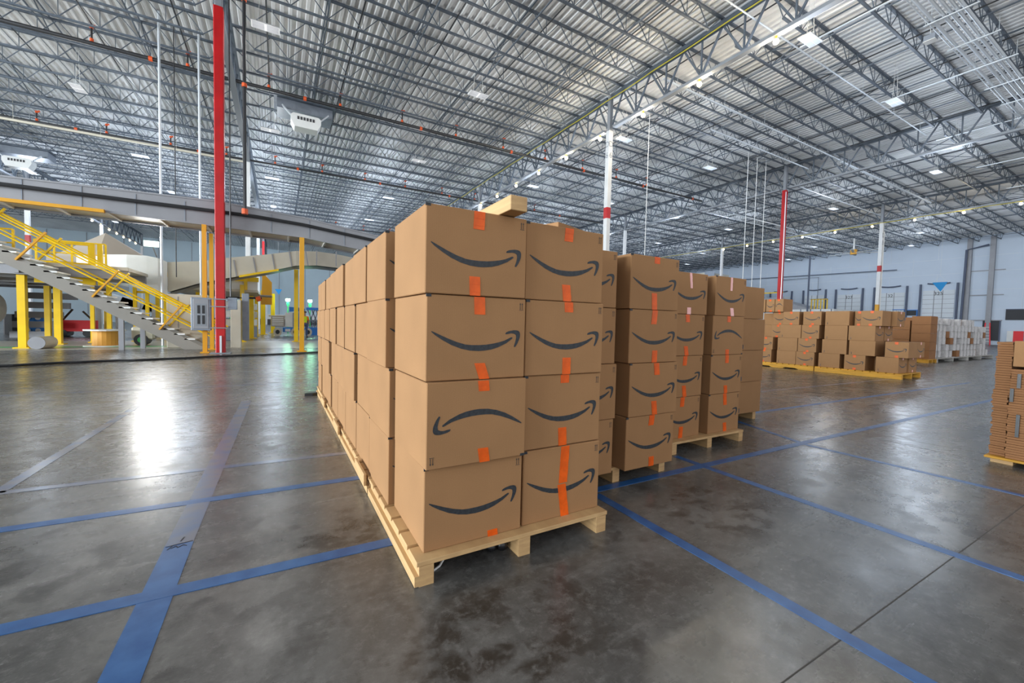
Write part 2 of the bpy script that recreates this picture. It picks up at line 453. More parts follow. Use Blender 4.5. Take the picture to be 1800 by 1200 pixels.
def joist_mesh(L_):
    zt, zb = 13.76, 13.02
    top = MB().box(.0, L_, -.05, .05, zt-.05, zt+.03)
    bot = MB().box(.9, L_-.9, -.045, .045, zb-.045, zb+.015)
    web = MB(); n = 12; p = (L_-1.8)/n
    for k in range(n):
        a = .9+p*k
        web.bar((a, 0, zb), (a+p/2, 0, zt), .028); web.bar((a+p/2, 0, zt), (a+p, 0, zb), .028)
        if k: web.bar((a, 0, zb), (a, 0, zt), .022)
    web.bar((.12, 0, zt), (.9, 0, zb), .03); web.bar((L_-.12, 0, zt), (L_-.9, 0, zb), .03)
    return top, bot, web
XB = CX+[78.0]
cache = {}
for i in range(len(XB)-1):
    x0, x1 = XB[i], XB[i+1]; L_ = round(x1-x0, 1)
    near_L = L_
    if L_ not in cache:
        a, b, c_ = joist_mesh(L_)
        pr = empty('roof_joist', (0, 0, 0), 0, 'open-web steel roof joist under the corrugated deck', 'joist', 'roof joists')
        ch = [link(nm, q.mesh(nm, M['steel']), pr) for nm, q in (('top_chord', a), ('bottom_chord', b), ('web', c_))]
        one = MB()
        for q in (a, b, c_):
            n0 = len(one.v); one.v += q.v; one.f += [tuple(u+n0 for u in f) for f in q.f]
        far_me = one.mesh('roof_joist', M['steel'])
        cache[L_] = [pr, far_me, True]
    ent = cache[L_]
    kmin, kmax = -1, 39
    for k in range(kmin, kmax):
        y = 17.15+JS*(k-8+.5)
        # keep what the camera or a camera a step aside could see
        if x1 < -.40*y-3: continue
        if y < .10*x0-1 and x0 > 5: pass
        if math.atan2(x0, y+1e-6) > math.radians(84) : continue
        d = math.hypot(max(0, max(x0, -x1)), y)
        if y > 62 and (i % 2 or True) and y > 82: continue
        if d < 34:
            o = ent[0] if ent[2] else copy_tree(ent[0]); ent[2] = False
            o.location = (x0, y, 0)
        else:
            o = link('roof_joist', ent[1], None, (x0, y, 0))
            tag(o, 'open-web steel roof joist under the corrugated deck', 'joist', 'roof joists')
    if ent[2]:
        for ch in list(ent[0].children): bpy.data.objects.remove(ch)
        bpy.data.objects.remove(ent[0]); cache.pop(L_)
# bridging angles running along Y between the joists
for i in range(1, len(XB)-1):
    x0, x1 = XB[i], XB[i+1]; n = 4 if x1-x0 < 20 else 6
    for q in range(1, n+1):
        x = x0+(x1-x0)*q/(n+1)
        y0 = max(-1, (x*.12 if x > 0 else -x*2.2-4)); y1 = 82
        m = MB().bar((x, y0, 13.05), (x, y1, 13.05), .045).bar((x, y0, 13.72), (x, y1, 13.72), .045)
        y = 17.15+JS*(-8.5)
        kk = 0
        while y < 60:
            if y > y0 and kk % 4 == 0: m.bar((x, y, 13.05), (x, y+JS, 13.72), .035).bar((x, y, 13.72), (x, y+JS, 13.05), .035)
            y += JS; kk += 1
        o = m.build('bridging_line', M['steel'])
        tag(o, 'thin steel bridging line tying the roof joists together', 'bracing', 'bridging lines under the roof')

# ------------------------------------------------------------------ sprinkler mains and branches
def main_pipe(y0, y1, x0, x1, z, r, label, risers, ytop):
    t = empty('sprinkler_main', (0, 0, 0), 0, label, 'pipe')
    f = lambda x: y0+(y1-y0)*(x-x0)/(x1-x0)
    MB().tube([(x0, f(x0), z), (x1, f(x1), z)], r, 10).build('pipe_run', M['pipe'], t, smooth=False)
    for x in risers:
        MB().tube([(x, f(x), z), (x, f(x), 13.35)], .035, 8).build('riser', M['pipe'], t)
        c = MB()
        for zz in (z+.14, 13.3): c.tube([(x, f(x), zz-.06), (x, f(x), zz+.06)], .065, 8)
        c.tube([(x, f(x), 13.3), (x+.14, f(x), 13.38)], .05, 8)
        c.build('coupling', M['orange'], t)
    c = MB(); x = x0+1
    while x < x1:
        c.tube([(x-.07, f(x), z), (x+.07, f(x), z)], r+.022, 10); x += 6.1
    c.build('pipe_coupling', M['orange'], t)
    h = MB(); x = x0+2.2
    while x < x1: h.bar((x, f(x), z), (x, f(x), 13.1), .012); x += 2.9
    h.build('hanger_rod', M['galv'], t)
main_pipe(24.3, 24.0, -12, 33, 12.62, .085, 'thick dark sprinkler main crossing the near left roof bays', [-9.9, -6.8, -3.6, -.4, 2.9, 6.2, 9.5, 12.8, 16.1, 19.4, 22.7, 26], 0)
main_pipe(36.2, 35.4, -18, 33, 12.7, .075, 'dark sprinkler main in the second bay from the camera', [-15.8, -12.6, -9.5, -6.3, -3.2, -.2, 3, 6.2, 9.5, 12.8, 16, 19.3, 22.6], 0)
main_pipe(56.2, 55.4, -24, 33, 12.7, .075, 'far sprinkler main deep in the hall', [-12.6, -9.5, -6.3, -3.2, -.2, 3, 6.2, 9.5, 12.8], 0)
for k, x in enumerate([-9.9, -6.8, -3.6, -.4, 2.9, 6.2, 9.5, 12.8, 16.1, 19.4, 22.7, 26, 29.3, 32.6, 35.9, 39.2, 42.5, 46, 49, 53, 57, 61]):
    y0 = max(-.5, x*.13 if x > 0 else -x*2.1)
    o = MB().tube([(x, y0, 13.42), (x, 58, 13.42)], .028, 6).build('sprinkler_branch', M['pipe'])
    tag(o, 'thin dark sprinkler branch pipe running lengthwise under the deck', 'pipe', 'sprinkler branch pipes')
# conduit runs
def conduit(y, x0, x1, z, r, label, m='galv', k=8):
    q = MB().tube([(x0, y, z), (x1, y, z)], r, k); xx = x0+1.0
    while xx < x1: q.bar((xx, y, z), (xx, y, 13.9), .012); xx += 3.7
    return tag(q.build('conduit_run', M[m]), label, 'conduit')
conduit(9.35, 12.5, 33, 12.86, .03, 'bright single conduit crossing above the girder, upper right')
conduit(13.65, 15.6, 33.2, 12.86, .05, 'silver conduit between the hanging lamps, right of D 6 column')
conduit(13.75, 33.6, 50.6, 12.9, .07, 'long bright conduit beyond the second girder')
conduit(15.6, 22, 33.2, 12.9, .045, 'silver conduit nearest the row of columns')
conduit(25.4, 40, 74, 12.85, .08, 'bright silver pipe running toward the dock doors')
conduit(26.5, 34, 60, 12.85, .05, 'second silver pipe running toward the dock doors')
conduit(35.4, -18, -1.9, 12.35, .08, 'thick pale pipe behind the red column', 'beige')
conduit(17.6, 36, 52, 12.75, .05, 'slim silver pipe beside the red right column')
for k in range(5):
    y = 5.75-.17*k - (.0 if k else -.12)
    o = MB().tube([(14, y, 12.62), (60, y, 12.62)], .055, 10).build('conduit_run', M['galv'])
    tag(o, 'silver conduit in the tight bank at the upper right corner', 'conduit', 'bank of parallel conduits')
x = 15.5; k = 0
while x < 60:
    o = MB().box(x-.03, x+.03, 4.7, 9.0 if k % 3 == 1 else 6.1, 12.50, 12.54).bar((x, 4.75, 12.5), (x, 4.75, 13.1), .014).bar((x, 6.05, 12.5), (x, 6.05, 13.1), .014).build('strut_hanger', M['galv'])
    tag(o, 'metal strut hanger under the conduit bank', 'hanger', 'conduit bank hangers'); x += 2.55; k += 1
t = empty('junction_box', (21.3, 5.95, 12.35), 0, 'pale junction box beside the conduit bank, upper right', 'junction box')
MB().box(-.15, .15, -.02, .3, -.1, .1).build('box_body', M['cabg'], t)
MB().box(-.16, .16, -.03, .31, -.12, -.1).build('cover_plate', M['offw'], t)
MB().bar((0, .15, .1), (0, .15, 1.5), .02).build('hanger_rod', M['galv'], t)
conduit(5.98, 14, 60, 12.58, .02, 'thin conduit beside the conduit bank')
# yellow cable along girder and pole conduits
for x, lb in ((15.45, 'yellow cable tied along the middle girder'), (50.65, 'yellow cable tied along the far right girder')):
    pts = []; y = 3.0 if x < 20 else 7.0
    while y < 60: pts.append((x-.0, y, (13.42 if x < 20 else 11.82)-.05*abs(math.sin(y*.9)))); y += .8
    tag(MB().tube(pts, .028, 6).build('power_cable', M['ybx']), lb, 'cable')
for (x, y, z0, m, r, lb) in ((-4.3, 22.6, 0, 'galv', .045, 'tall silver pole conduit left of the red column'),
                         (-3.05, 23.2, 0, 'galv', .045, 'silver pole conduit between the tall one and the red column'),
                         (-3.95, 23.4, 3, 'pipe', .02, 'thin dark cable hanging beside the silver pole'),
                         (17.9, 16.5, 3, 'white', .018, 'thin hanging wire right of the D 6 column'),
                         (28.5, 17.2, 3, 'white', .022, 'left one of three thin hanging wires over the second row'),
                         (29.6, 17.2, 3, 'white', .022, 'middle one of three thin hanging wires over the second row'),
                         (30.7, 17.2, 3, 'white', .022, 'right one of three thin hanging wires over the second row')):
    tag(MB().tube([(x, y, z0), (x, y, 13.88)], r, 8).build('hanging_conduit', M[m]), lb, 'conduit')
t = empty('sprinkler_drop', (-1.02, 17.42, 0), 0, 'dark vertical sprinkler pipe down to the elevated conveyor', 'pipe')
MB().tube([(0, 0, 5.0), (0, 0, 12.6)], .055, 10).build('pipe_run', M['pipe'], t)
MB().tube([(0, -.02, 4.92), (0, -.02, 5.1)], .1, 10).tube([(0, 0, 9.3), (0, 0, 9.42)], .08).tube([(0, 0, 12.2), (0, 0, 12.35)], .08).build('coupling', M['orange'], t)
tag(MB().tube([(-1.46, 17.5, 2.0), (-1.46, 17.5, 13.85)], .025, 6).build('hanging_conduit', M['pipe']), 'thin dark conduit running down the right side of the red column', 'conduit')
# right wall pipework
t = empty('wall_pipe', (77.3, 0, 0), 0, 'dark riser pipe and crosspiece on the dock wall at right', 'pipe')
MB().tube([(0, 17.45, 0), (0, 17.3, 12.1), (0, 15.4, 12.5)], .12, 8).build('pipe_run', M['bumper'], t)
tag(MB().tube([(77, 24, 10.2), (77, 60, 10.9)], .06, 6).build('wall_conduit', M['bumper']), 'long thin line along the upper dock wall', 'conduit')
tag(MB().tube([(77, 33.8, 0), (77, 33.8, 10), (77, 40, 10)], .06, 6).build('wall_conduit', M['cabg']), 'bent conduit left of the third dock door', 'conduit')
tag(MB().tube([(59.3, 27.1, 0), (59.3, 27.1, 10.8)], .11, 6).build('standpipe', M['bumper']), 'dark vertical standpipe left of the grey white column', 'pipe')

# ------------------------------------------------------------------ lamps
LP = [(-8.3, 27.8), (-8.1, 37.1), (-8.1, 46.3), (-.4, 18.2), (-.4, 27.8), (-.4, 37.1), (-.4, 46.3), (8.2, 18.1), (8.2, 27.5), (8.4, 37.1), (8.5, 46.3),
      (17.1, 8.2), (17.3, 17.8), (17.3, 27.5), (17.3, 37), (25.0, 8.25), (25.2, 17.8), (25.2, 27.5), (25.2, 37), (33.9, 8.3), (38.1, 10.2), (42.5, 17.8), (42.5, 27.5), (53.2, 38.2), (60, 17), (60, 9), (60, 27), (-16.5, 46.3), (-16.5, 55.5), (-8.1, 55.5), (-.4, 55.5), (8.4, 55.5)]
LP += [(x, y) for x in (17.3, 25.2, 33.8, 42.5, 51.5, 60.5) for y in (46.3, 55.6, 65) if not (x > 60 and y > 60)]+[(33.8, 27.5), (33.8, 37), (42.5, 37), (68, 20), (68, 34)]+[(x, 65) for x in (-16.5, -8.1, -.4, 8.4)]  # further lamps added along the grid to brighten the far roof
lamp0 = None
for i, (x, y) in enumerate(LP):
    if lamp0 is None:
        lamp0 = empty('high_bay_lamp', (0, 0, 0), 0, 'flat white rectangular high-bay lamp hanging on a wire below the joists', 'lamp', 'high-bay lamps')
        MB().box(-.46, .46, -.22, .22, 0, .05, .01).build('housing', M['lampb'], lamp0)
        d = MB()
        for a in (-.42, .04):
            for b in (-.19, .01): d.box(a, a+.38, b, b+.18, -.006, .002)
        d.build('diffuser', M['lampd'], lamp0)
        [MB().bar((q_, 0, .05), (q_*.5, 0, 1.88), .012).build('hanger_wire', M['offw'], lamp0) for q_ in (-.25, .25)]
        o = lamp0
    else: o = copy_tree(lamp0)
    o.location = (x, y, 12.0); o.rotation_euler.z = random.choice((0, PI/2))*(1 if x < 10 else 0)
    light('high_bay_light', 'POINT', (x, y, 11.1), 150 if (y < 30 and x < 12) else 650 if x < 12 else (480 if x > 35 or y > 25 else 290), (1.0, .98, .95) if (x < 12 and y < 30) else (.74, .85, 1.0), .75)  # set below the housing, stronger far off, to brighten the roof
b0 = None
def bulb(x, y, z, grp, lb, L=0):
    global b0
    if b0 is None:
        b0 = empty('string_bulb', (0, 0, 0), 0, '', 'bulb')
        s = MB()
        s.tube([(0, 0, .10), (0, 0, .085), (0, 0, .05), (0, 0, 0), (0, 0, -.05), (0, 0, -.085), (0, 0, -.10)], [.01, .05, .087, .10, .087, .05, .01], 12)
        s.build('bulb_globe', M['bulb'], b0, smooth=True)
        MB().tube([(0, 0, .09), (0, 0, .2)], .035).build('socket', M['ybx'], b0)
        o = b0
    else: o = copy_tree(b0)
    o.location = (x, y, z); o['label'] = lb; o['group'] = grp
    if L: light('bulb_light', 'POINT', (x+.0, y, z-.16), L, (1.0, .86, .64), .1)
for k in range(12): bulb(15.6, 5.5+3.1*k, 11.66, 'bulbs on the middle girder', 'lit warm bulb of the string hung under the middle girder', 260 if k < 6 else 0)
for k in range(9): bulb(50.8, 8.6+3.1*k, 11.62, 'bulbs on the far right girder', 'lit warm bulb of the string hung under the far right girder', 150 if k in (1, 4) else 0)
for k in range(7): bulb(-18.2, 64+2.7*k, 11.7, 'bulbs on the far left girder', 'lit bulb of the string deep in the hall at far left')
for k in range(5): bulb(33.3, 38+3.1*k, 11.66, 'bulbs on the second girder', 'lit bulb of the string under the second girder')

# heater / air units hanging from the roof
def hvac(x, y, lb):
    t = empty('air_unit', (x, y, 11.7), 0, lb, 'air unit')
    q = MB(); q.prism([(-.72, -.2), (-.6, -.35), (.6, -.35), (.72, -.2), (.72, .25), (.6, .38), (-.6, .38), (-.72, .25)], -.35, .25, 'xy'); 
    me = MB(); me.prism([(-.72, .05), (-.55, -.28), (.55, -.28), (.72, .05), (.72, .3), (.6, .4), (-.6, .4), (-.72, .3)], -.3, .45); me.build('unit_body', M['offw'], t)
    g = MB()
    for k in range(6): g.box(-.42+k*.145, -.32+k*.145, -.31, -.295, .1, .26)
    g.build('grille_slot', M['dark'], t)
    MB().box(-1.35, 1.35, .3, 1.6, .75, 1.25).build('curb_duct', M['cabg'], t)
    f = MB().bar((-.7, 0, .35), (-1.1, .1, .8), .2, .06).bar((.7, 0, .35), (1.1, .1, .8), .2, .06); f.build('side_vane', M['galv'], t)
    MB().box(-1.5, 1.5, .1, 1.9, 1.25, 1.33).build('mount_frame', M['steel'], t)
hvac(1.3, 25.2, 'white air unit with slotted grille hanging right of the red column')
hvac(-15.9, 42.9, 'white air unit hanging over the left end of the conveyor')
hvac(31, 47, 'small air unit far off above the second carton row')
t = empty('ceiling_fan', (64, 24.3, 11.3), 0, 'large white bladed ceiling fan near the dock wall', 'fan')
MB().tube([(0, 0, .2), (0, 0, 1.8)], .1).build('downrod', M['offw'], t)
MB().tube([(0, 0, -.2), (0, 0, .4)], .35, 12).build('motor', M['amber'], t)
for k in range(6):
    a = k*PI/3+.3; MB().bar((.35*math.cos(a), .35*math.sin(a), 0), (2.9*math.cos(a), 2.9*math.sin(a), .05), .28, .04).build('blade', M['offw'], t)
# banners
def banner(x, y, z, s, lb, rot=0):
    t = empty('hanging_banner', (x, y, z), rot, lb, 'banner')
    MB().prism([(-.5*s, 0), (.5*s, 0), (.08*s, -.85*s)], -.02, .02).build('cloth', M['banner'], t)
    MB().bar((-.5*s, 0, 0), (0, 0, .6*s), .01).bar((.5*s, 0, 0), (0, 0, .6*s), .01).bar((0, 0, .6*s), (0, 0, 13.95-z), .012).build('cord', M['offw'], t)
banner(60, 15.2, 6.6, 1.15, 'blue triangular banner hanging before a dock door', -PI/2-.0)
banner(0, 60, 4.9, .8, 'small blue triangular banner on the far wall side, left of the nearest stack')

# ------------------------------------------------------------------ floor tape, seams, hose
def tape(pts, wd, m, lb, grp=None, z=.0022):
    q = MB()
    for (a, b) in zip(pts, pts[1:]): q.bar((a[0], a[1], z/2), (b[0], b[1], z/2), wd, z)
    return tag(q.build('floor_tape', M[m]), lb, 'floor tape', grp)
tape([(-.49, .2), (-.49, 2.9)], .13, 'blue', 'wide blue tape running from the lower left frame edge')
tape([(-.49, 2.9), (-.43, 7.5)], .13, 'bluef', 'pale worn stretch of the wide tape leading away at left', z=.002)
tape([(-2.2, 2.46), (.62, 2.38)], .085, 'blue', 'blue tape crossing to the front corner of the nearest pallet', z=.003)
tape([(-3, 3.62), (.6, 3.49)], .08, 'blue', 'second blue tape crossing toward the nearest row')
tape([(-3, 4.36), (.6, 4.2)], .075, 'bluef', 'faded third tape crossing toward the nearest row')
tape([(-1.75, 4.3), (-1.74, 7.6)], .085, 'bluef', 'faded tape leading away at far left')
tape([(2.08, -.2), (2.12, 2.35)], .075, 'blue', 'blue tape running to the lower right frame edge')
tape([(1.9, 2.42), (14.6, 2.22)], .075, 'blue', 'long blue tape crossing past the second pallet row', z=.003)
tape([(3.45, -.3), (3.47, 2.7)], .07, 'blue', 'blue tape right of the second pallet row')
tape([(5.25, .2), (5.2, 2.3), (5.6, 3.4)], .06, 'blue', 'thin blue tape near the flattened carton stack')
tape([(5.8, 3.6), (16, 3.35)], .07, 'blue', 'blue tape far right running toward the yellow pallets')
tape([(8, 4.8), (20, 4.4)], .07, 'bluef', 'faded tape by the yellow pallets')
tape([(2.0, 9.2), (-6, 9.4)], .06, 'bluef', 'faint pale tape far left beyond the nearest row')
q = MB()
for p, w_ in (([(.2, .77), (6, .70)], .008), ([(6.22, .6), (6.35, 2.4)], .008), ([(6.7, 1.2), (6.5, 2.5)], .006), ([(-8, 7.35), (.55, 6.95)], .01), ([(-8, 12.2), (.5, 12.1)], .01), ([(-3.9, 2.5), (-3.9, 16)], .01), ([(7.5, 5.6), (20, 5.5)], .012), ([(9.6, 1.5), (9.9, 9)], .012)):
    q.bar((*p[0], .0004), (*p[1], .0004), w_*.7, .0008)
q.build('trim_7', M['seam'])['kind'] = S
# marker scribble on the wide tape
t = empty('marker_note', (-.49, 2.86, .0024), 0, 'black marker scribble on the wide blue tape', 'marking')
s = MB()
for a, b in (((0.0, .07), (0.01, .12)), ((-.06, .03), (.06, .05)), ((-.045, -.01), (-.03, .03)), ((-.03, 0), (-.01, .02)), ((-.01, .02), (0, -.005)), ((0, -.005), (.02, .02)), ((.02, .02), (.04, .0))):
    s.bar((a[0], a[1], .0008), (b[0], b[1], .0008), .005, .001)
s.build('pen_strokes', M['marker'], t)
pts = []
for k in range(60):
    x = -14+k*.33; pts.append((x, 14.0+(x+6)*.40+.10*math.sin(k*.7)+.05*math.sin(k*2.1), .035))
tag(MB().tube(pts, .035, 6).build('floor_hose', M['pipe']), 'long dark hose lying across the floor before the conveyor', 'hose')
MB().box(-20, 8, 20.2, 26.5, 0, .003).build('trim_8', M['palec'])['kind'] = S  # pale strip laid on the floor below the decks
tag(MB().box(-9, -3.2, 21.6, 22.1, .003, .006).build('floor_marking', M['greenp']), 'green painted floor stripe under the yellow stair', 'floor marking')
tag(MB().box(-14, -9.2, 20.8, 21.0, .003, .006).build('floor_marking', M['greenp']), 'green painted floor stripe at far left', 'floor marking')

# ------------------------------------------------------------------ cartons
BW, BD, BH = .572, .605, .434      # width of printed face, depth, height
SM = [(0.045, 0.571), (0.079, 0.535), (0.147, 0.478), (0.234, 0.418), (0.324, 0.375), (0.415, 0.35), (0.5, .343), (0.556, 0.347), (0.63, .36), (0.701, 0.386), (0.791, 0.437), (0.851, 0.491), (0.859, 0.503), (0.853, .513), (0.841, 0.511), (0.77, 0.47), (.71, .449), (0.651, 0.434), (.58, .421), (0.507, 0.416), (.43, .417), (0.368, 0.424), (0.278, 0.456), (0.19, 0.5), (0.104, 0.549), (0.057, 0.576), (0.047, 0.579)]
AR = [(0.781, 0.549), (.779, .56), (0.788, 0.574), (.81, .587), (0.839, 0.595), (.87, .602), (0.901, 0.601), (.923, .594), (0.935, 0.579), (.942, .555), (0.941, 0.532), (.938, .505), (0.93, 0.478), (.915, .435), (0.895, 0.397), (.888, .387), (0.882, 0.388), (.876, .393), (0.876, 0.401), (.887, .44), (0.895, 0.479), (.899, .505), (0.897, 0.527), (.895, .542), (0.886, 0.549), (.87, .557), (0.85, 0.561), (.83, .559), (0.809, 0.553)]
def print_mesh(wd, h):
    q = MB()
    for poly in (SM, AR): q.prism([((u-.5)*wd, (v-.5)*h) for u, v in poly], -.0014, -.0004)
    return q.mesh('arrow_print', M['ink'])
def upmark_mesh():
    q = MB()
    for dx in (-.006, .007):
        q.bar((dx, -.001, -.016), (dx, -.001, .012), .0022, .001, (0, 1, 0))
        q.prism([(dx-.004, .011), (dx+.004, .011), (dx, .02)], -.0014, -.0004)
    q.bar((-.012, -.001, -.019), (.013, -.001, -.019), .002, .001, (0, 1, 0))
    return q.mesh('up_arrows_mark', M['ink'])
def carton_mesh(wd, dp, h, m, name='carton_body'):
    b = MB().box(-wd/2, wd/2, 0, dp, 0, h, .004)
    return b.mesh(name, m)
ME = dict(body=carton_mesh(BW, BD, BH, M['card']), pr=print_mesh(BW, BH), up=upmark_mesh(),
          tab=MB().box(-.016, .010, -.0016, .004, -.0125, .0015).mesh('corner_tab', M['ink']),
          seam=MB().box(-BW/2+.01, BW/2-.01, BD/2-.002, BD/2+.002, BH, BH+.0008).mesh('flap_seam', M['ink']),
          side=MB().bar((-.001, 0, -.03), (-.001, 0, .03), .001, .03).mesh('side_mark', M['cabg']))
_tm = {}
def tape_mesh(wd, ln, sk, m):
    k = (round(wd, 3), round(ln, 3), round(sk, 3), m)
    if k not in _tm:
        q = MB(); n = 5
        for i in range(n):
            a, b = i/n, (i+1)/n
            za, zb = -ln*a, -ln*b
            off = .0018+.0012*(i % 2)
            q.prism([(-wd/2+sk*a, za), (wd/2+sk*a, za), (wd/2+sk*b, zb), (-wd/2+sk*b, zb)], -off, -.0005)
        _tm[k] = q.mesh('tape_strip', M[m])
    return _tm[k]
ordn = ['bottom', 'second', 'third', 'top', 'fifth']
def carton(x, y, z, label, face='s', group=None, rz=0, sw=1, tapes=((.50, .09, 0), (-.50, .10, 0)), tm='tapeo', body=None, detail=True, m2=None):
    """x, y: centre of the printed face's foot; prints face local -Y"""
    t = empty('cardboard_box', (x, y, z), rz, label, 'box', group)
    b = link('carton_body', body or ME['body'], t); b.scale = (sw, 1, 1)
    if face in ('s', 'i'):
        p = link('arrow_print', ME['pr'], t, (0, 0, BH/2)); p.scale = (sw, 1, 1)
        fl = face == 'i'
        if fl: p.rotation_euler = (0, PI, 0)
        if detail:
            u = link('up_arrows_mark', ME['up'], t, ((BW*sw/2-.03)*(-1 if fl else 1), 0, BH-.042 if not fl else .042))
            if fl: u.rotation_euler = (0, PI, 0)
            link('corner_tab', ME['tab'], t, (-(BW*sw/2-.014)*(1 if not fl else -1), 0, BH if not fl else .012))
        for (u_, ln, sk) in tapes:
            if not ln: continue
            if u_ > 0: link('tape_strip', tape_mesh(.062 if u_ != .499 else .035, ln, sk, tm), t, ((abs(u_)-.5)*BW*sw*1.0, 0, BH-.001))
            else: link('tape_strip', tape_mesh(.06, ln, sk, tm), t, ((abs(u_)-.5)*BW*sw-.01, 0, ln))
    elif face == 'p' and detail:
        link('side_mark', ME['side'], t, (-BW*sw/2+.05, 0, .05), (0, 0, 0))
    return t

# --- nearest row (X .62 - 1.79): two columns wide, deep along Y
Z0 = .125
front = {  # layer: (left col x-left, y, face, tapes), (right col ...)
    0: ((.635, 1.965, 's', ((.50, 0, 0), (-.70, .035, .004))), (1.225, 1.975, 's', ((.52, .225, -.012), (-.50, .2, .03)))),
    1: ((.628, 1.925, 'i', ((.535, .055, .006), (-.56, .075, .012))), (1.225, 1.985, 's', ((.50, .05, 0), (-.50, .11, .006)))),
    2: ((.630, 1.955, 's', ((.50, .092, .004), (-.53, .085, .03))), (1.215, 1.97, 's', ((.52, .06, .004), (-.53, .10, .0)))),
    3: ((.618, 1.945, 's', ((.50, .092, -.004), (-.478, .098, .004))), (1.205, 1.975, 's', ((.53, .078, -.006), (-.52, .098, .012))))}
for Lr, (a, b) in front.items():
    for side, (xl, y, fc, tp) in (('left', a), ('right', b)):
        carton(xl+BW/2, y, Z0+Lr*(BH+.0035), 'printed carton, %s layer, %s column at the front of the nearest stack' % (ordn[Lr], side), fc, tapes=tp, rz=random.uniform(-.006, .006), group='cartons of the nearest pallet row')
starts = {3: [(2.70, .595), (3.33, .585), (3.94, .597), (4.58, .58), (5.23, .592), (5.99, .605), (6.66, .60), (7.3, .605)],
          2: [(2.62, .583), (3.27, .6), (3.93, .60), (4.6, .597), (5.3, .592), (6.1, .603), (6.75, .6), (7.4, .603)],
          1: [(2.58, .60), (3.2, .607), (3.9, .592), (4.56, .597), (5.22, .607), (6.0, .59), (6.62, .6), (7.27, .6)],
          0: [(2.6, .604), (3.23, .606), (3.88, .608), (4.52, .605), (5.2, .61), (5.9, .604), (6.55, .61), (7.2, .60)]}
nth = ['second', 'third', 'fourth', 'fifth', 'sixth', 'seventh', 'eighth', 'last']
for Lr, lst in starts.items():
    for k, (y, xl) in enumerate(lst):
        carton(xl+BW/2, y, Z0+Lr*(BH+.0035), 'carton side seen on the left flank, %s layer, %s from the front' % (ordn[Lr], nth[k]), 's', group='cartons of the nearest pallet row', rz=random.uniform(-.008, .008))
        if k < 2: carton(1.215+BW/2, y+.02, Z0+Lr*(BH+.0035), 'inner carton of the nearest stack, %s layer, %s from the front' % (ordn[Lr], nth[k]), 's', group='cartons hidden inside the nearest row')
    for (y, xl) in lst[2:]:
        pass
# far right column of the nearest row carries the rest of the top layer
# --- second row
def row(x_l, wl, x_r, wr, y, depth_n, rowname, faces, tp_l, tp_r, dx):
    for Lr in range(4):
        z = Z0+Lr*(BH+.0035)
        for d in range(depth_n):
            fl = faces[Lr]
            for side, xx, wd, fc, tp in (('left', x_l, wl, fl[0], tp_l[Lr]), ('right', x_r, wr, fl[1], tp_r[Lr])):
                lb = 'printed carton, %s layer, %s column at the front of the %s row' % (ordn[Lr], side, rowname) if d == 0 else 'carton behind the front of the %s row, %s layer, %s side, %s back' % (rowname, ordn[Lr], side, nth[d-1])
                carton(xx+wd/2+dx[Lr], y+d*.635+(.0 if side == 'right' else .03)+random.uniform(-.008, .008)*(d == 0), z, lb, fc, sw=wd/BW, tapes=tp, rz=random.uniform(-.008, .008),
                       group='cartons of the %s pallet row' % rowname, tm='tapep' if (rowname == 'third' and Lr == 3 and d == 0) else 'tapeo')
T0 = ((.50, .06, 0), (-.50, .09, 0))
row(1.815, .495, 2.425, .572, 2.36, 3, 'second', ['ss', 'ss', 'ss', 'ss'], [T0]*4,
    [((.52, .085, -.012), (-.55, .08, .0)), ((.53, .10, .012), (-.52, .115, .015)), ((.50, .115, -.012), (-.54, .10, -.004)), ((.52, .055, 0), (-.50, .135, .008))], [.0, .012, .0, -.01])
row(3.43, .572, 4.11, .572, 2.80, 3, 'third', ['ss', 'ss', 'si', 'ss'], [((.5, .10, -.01), (-.5, .12, -.01)), ((.5, .1, -.01), (-.5, .12, .02)), ((.5, .08, .01), (-.5, .1, .02)), ((.499, .16, .02), (-.5, .07, 0))],
    [((.5, .13, .015), (-.55, .10, .01)), ((.5, .09, 0), (-.5, .09, .01)), ((.5, .065, 0), (-.5, .06, 0)), ((.499, .15, 0), (-.55, .09, .02))], [.0, .01, .02, .045])
for Lr in range(4):
    for d in range(2):
        t = carton([5.42, 5.44, 5.45, 5.40][Lr]+BW/2, 3.28+d*.62, Z0+Lr*(BH+.0035), 'plain unprinted carton face, %s layer of the fourth row, %s' % (ordn[Lr], 'front' if d == 0 else 'behind'), 'p', group='cartons of the fourth pallet row')
        if d == 0: carton([4.80, 4.80, 4.82, 4.81][Lr]+BW/2, 3.30, Z0+Lr*(BH+.0035), 'inner carton of the fourth row, %s layer' % ordn[Lr], 'p', group='cartons of the fourth pallet row')
carton(2.38+.29, 3.42, Z0+4*(BH+.0035), 'tilted carton lying on top of the second row, turned cornerwise', 'p', rz=.33)

# plank on the nearest stack
t = empty('lumber_plank', (1.02, 1.83, Z0+4*(BH+.0035)), 0, 'wooden plank lying on top of the nearest carton stack', 'plank')
MB().box(0, .10, 0, 2.1, 0, .075, .003).build('plank_board', M['wood'], t)

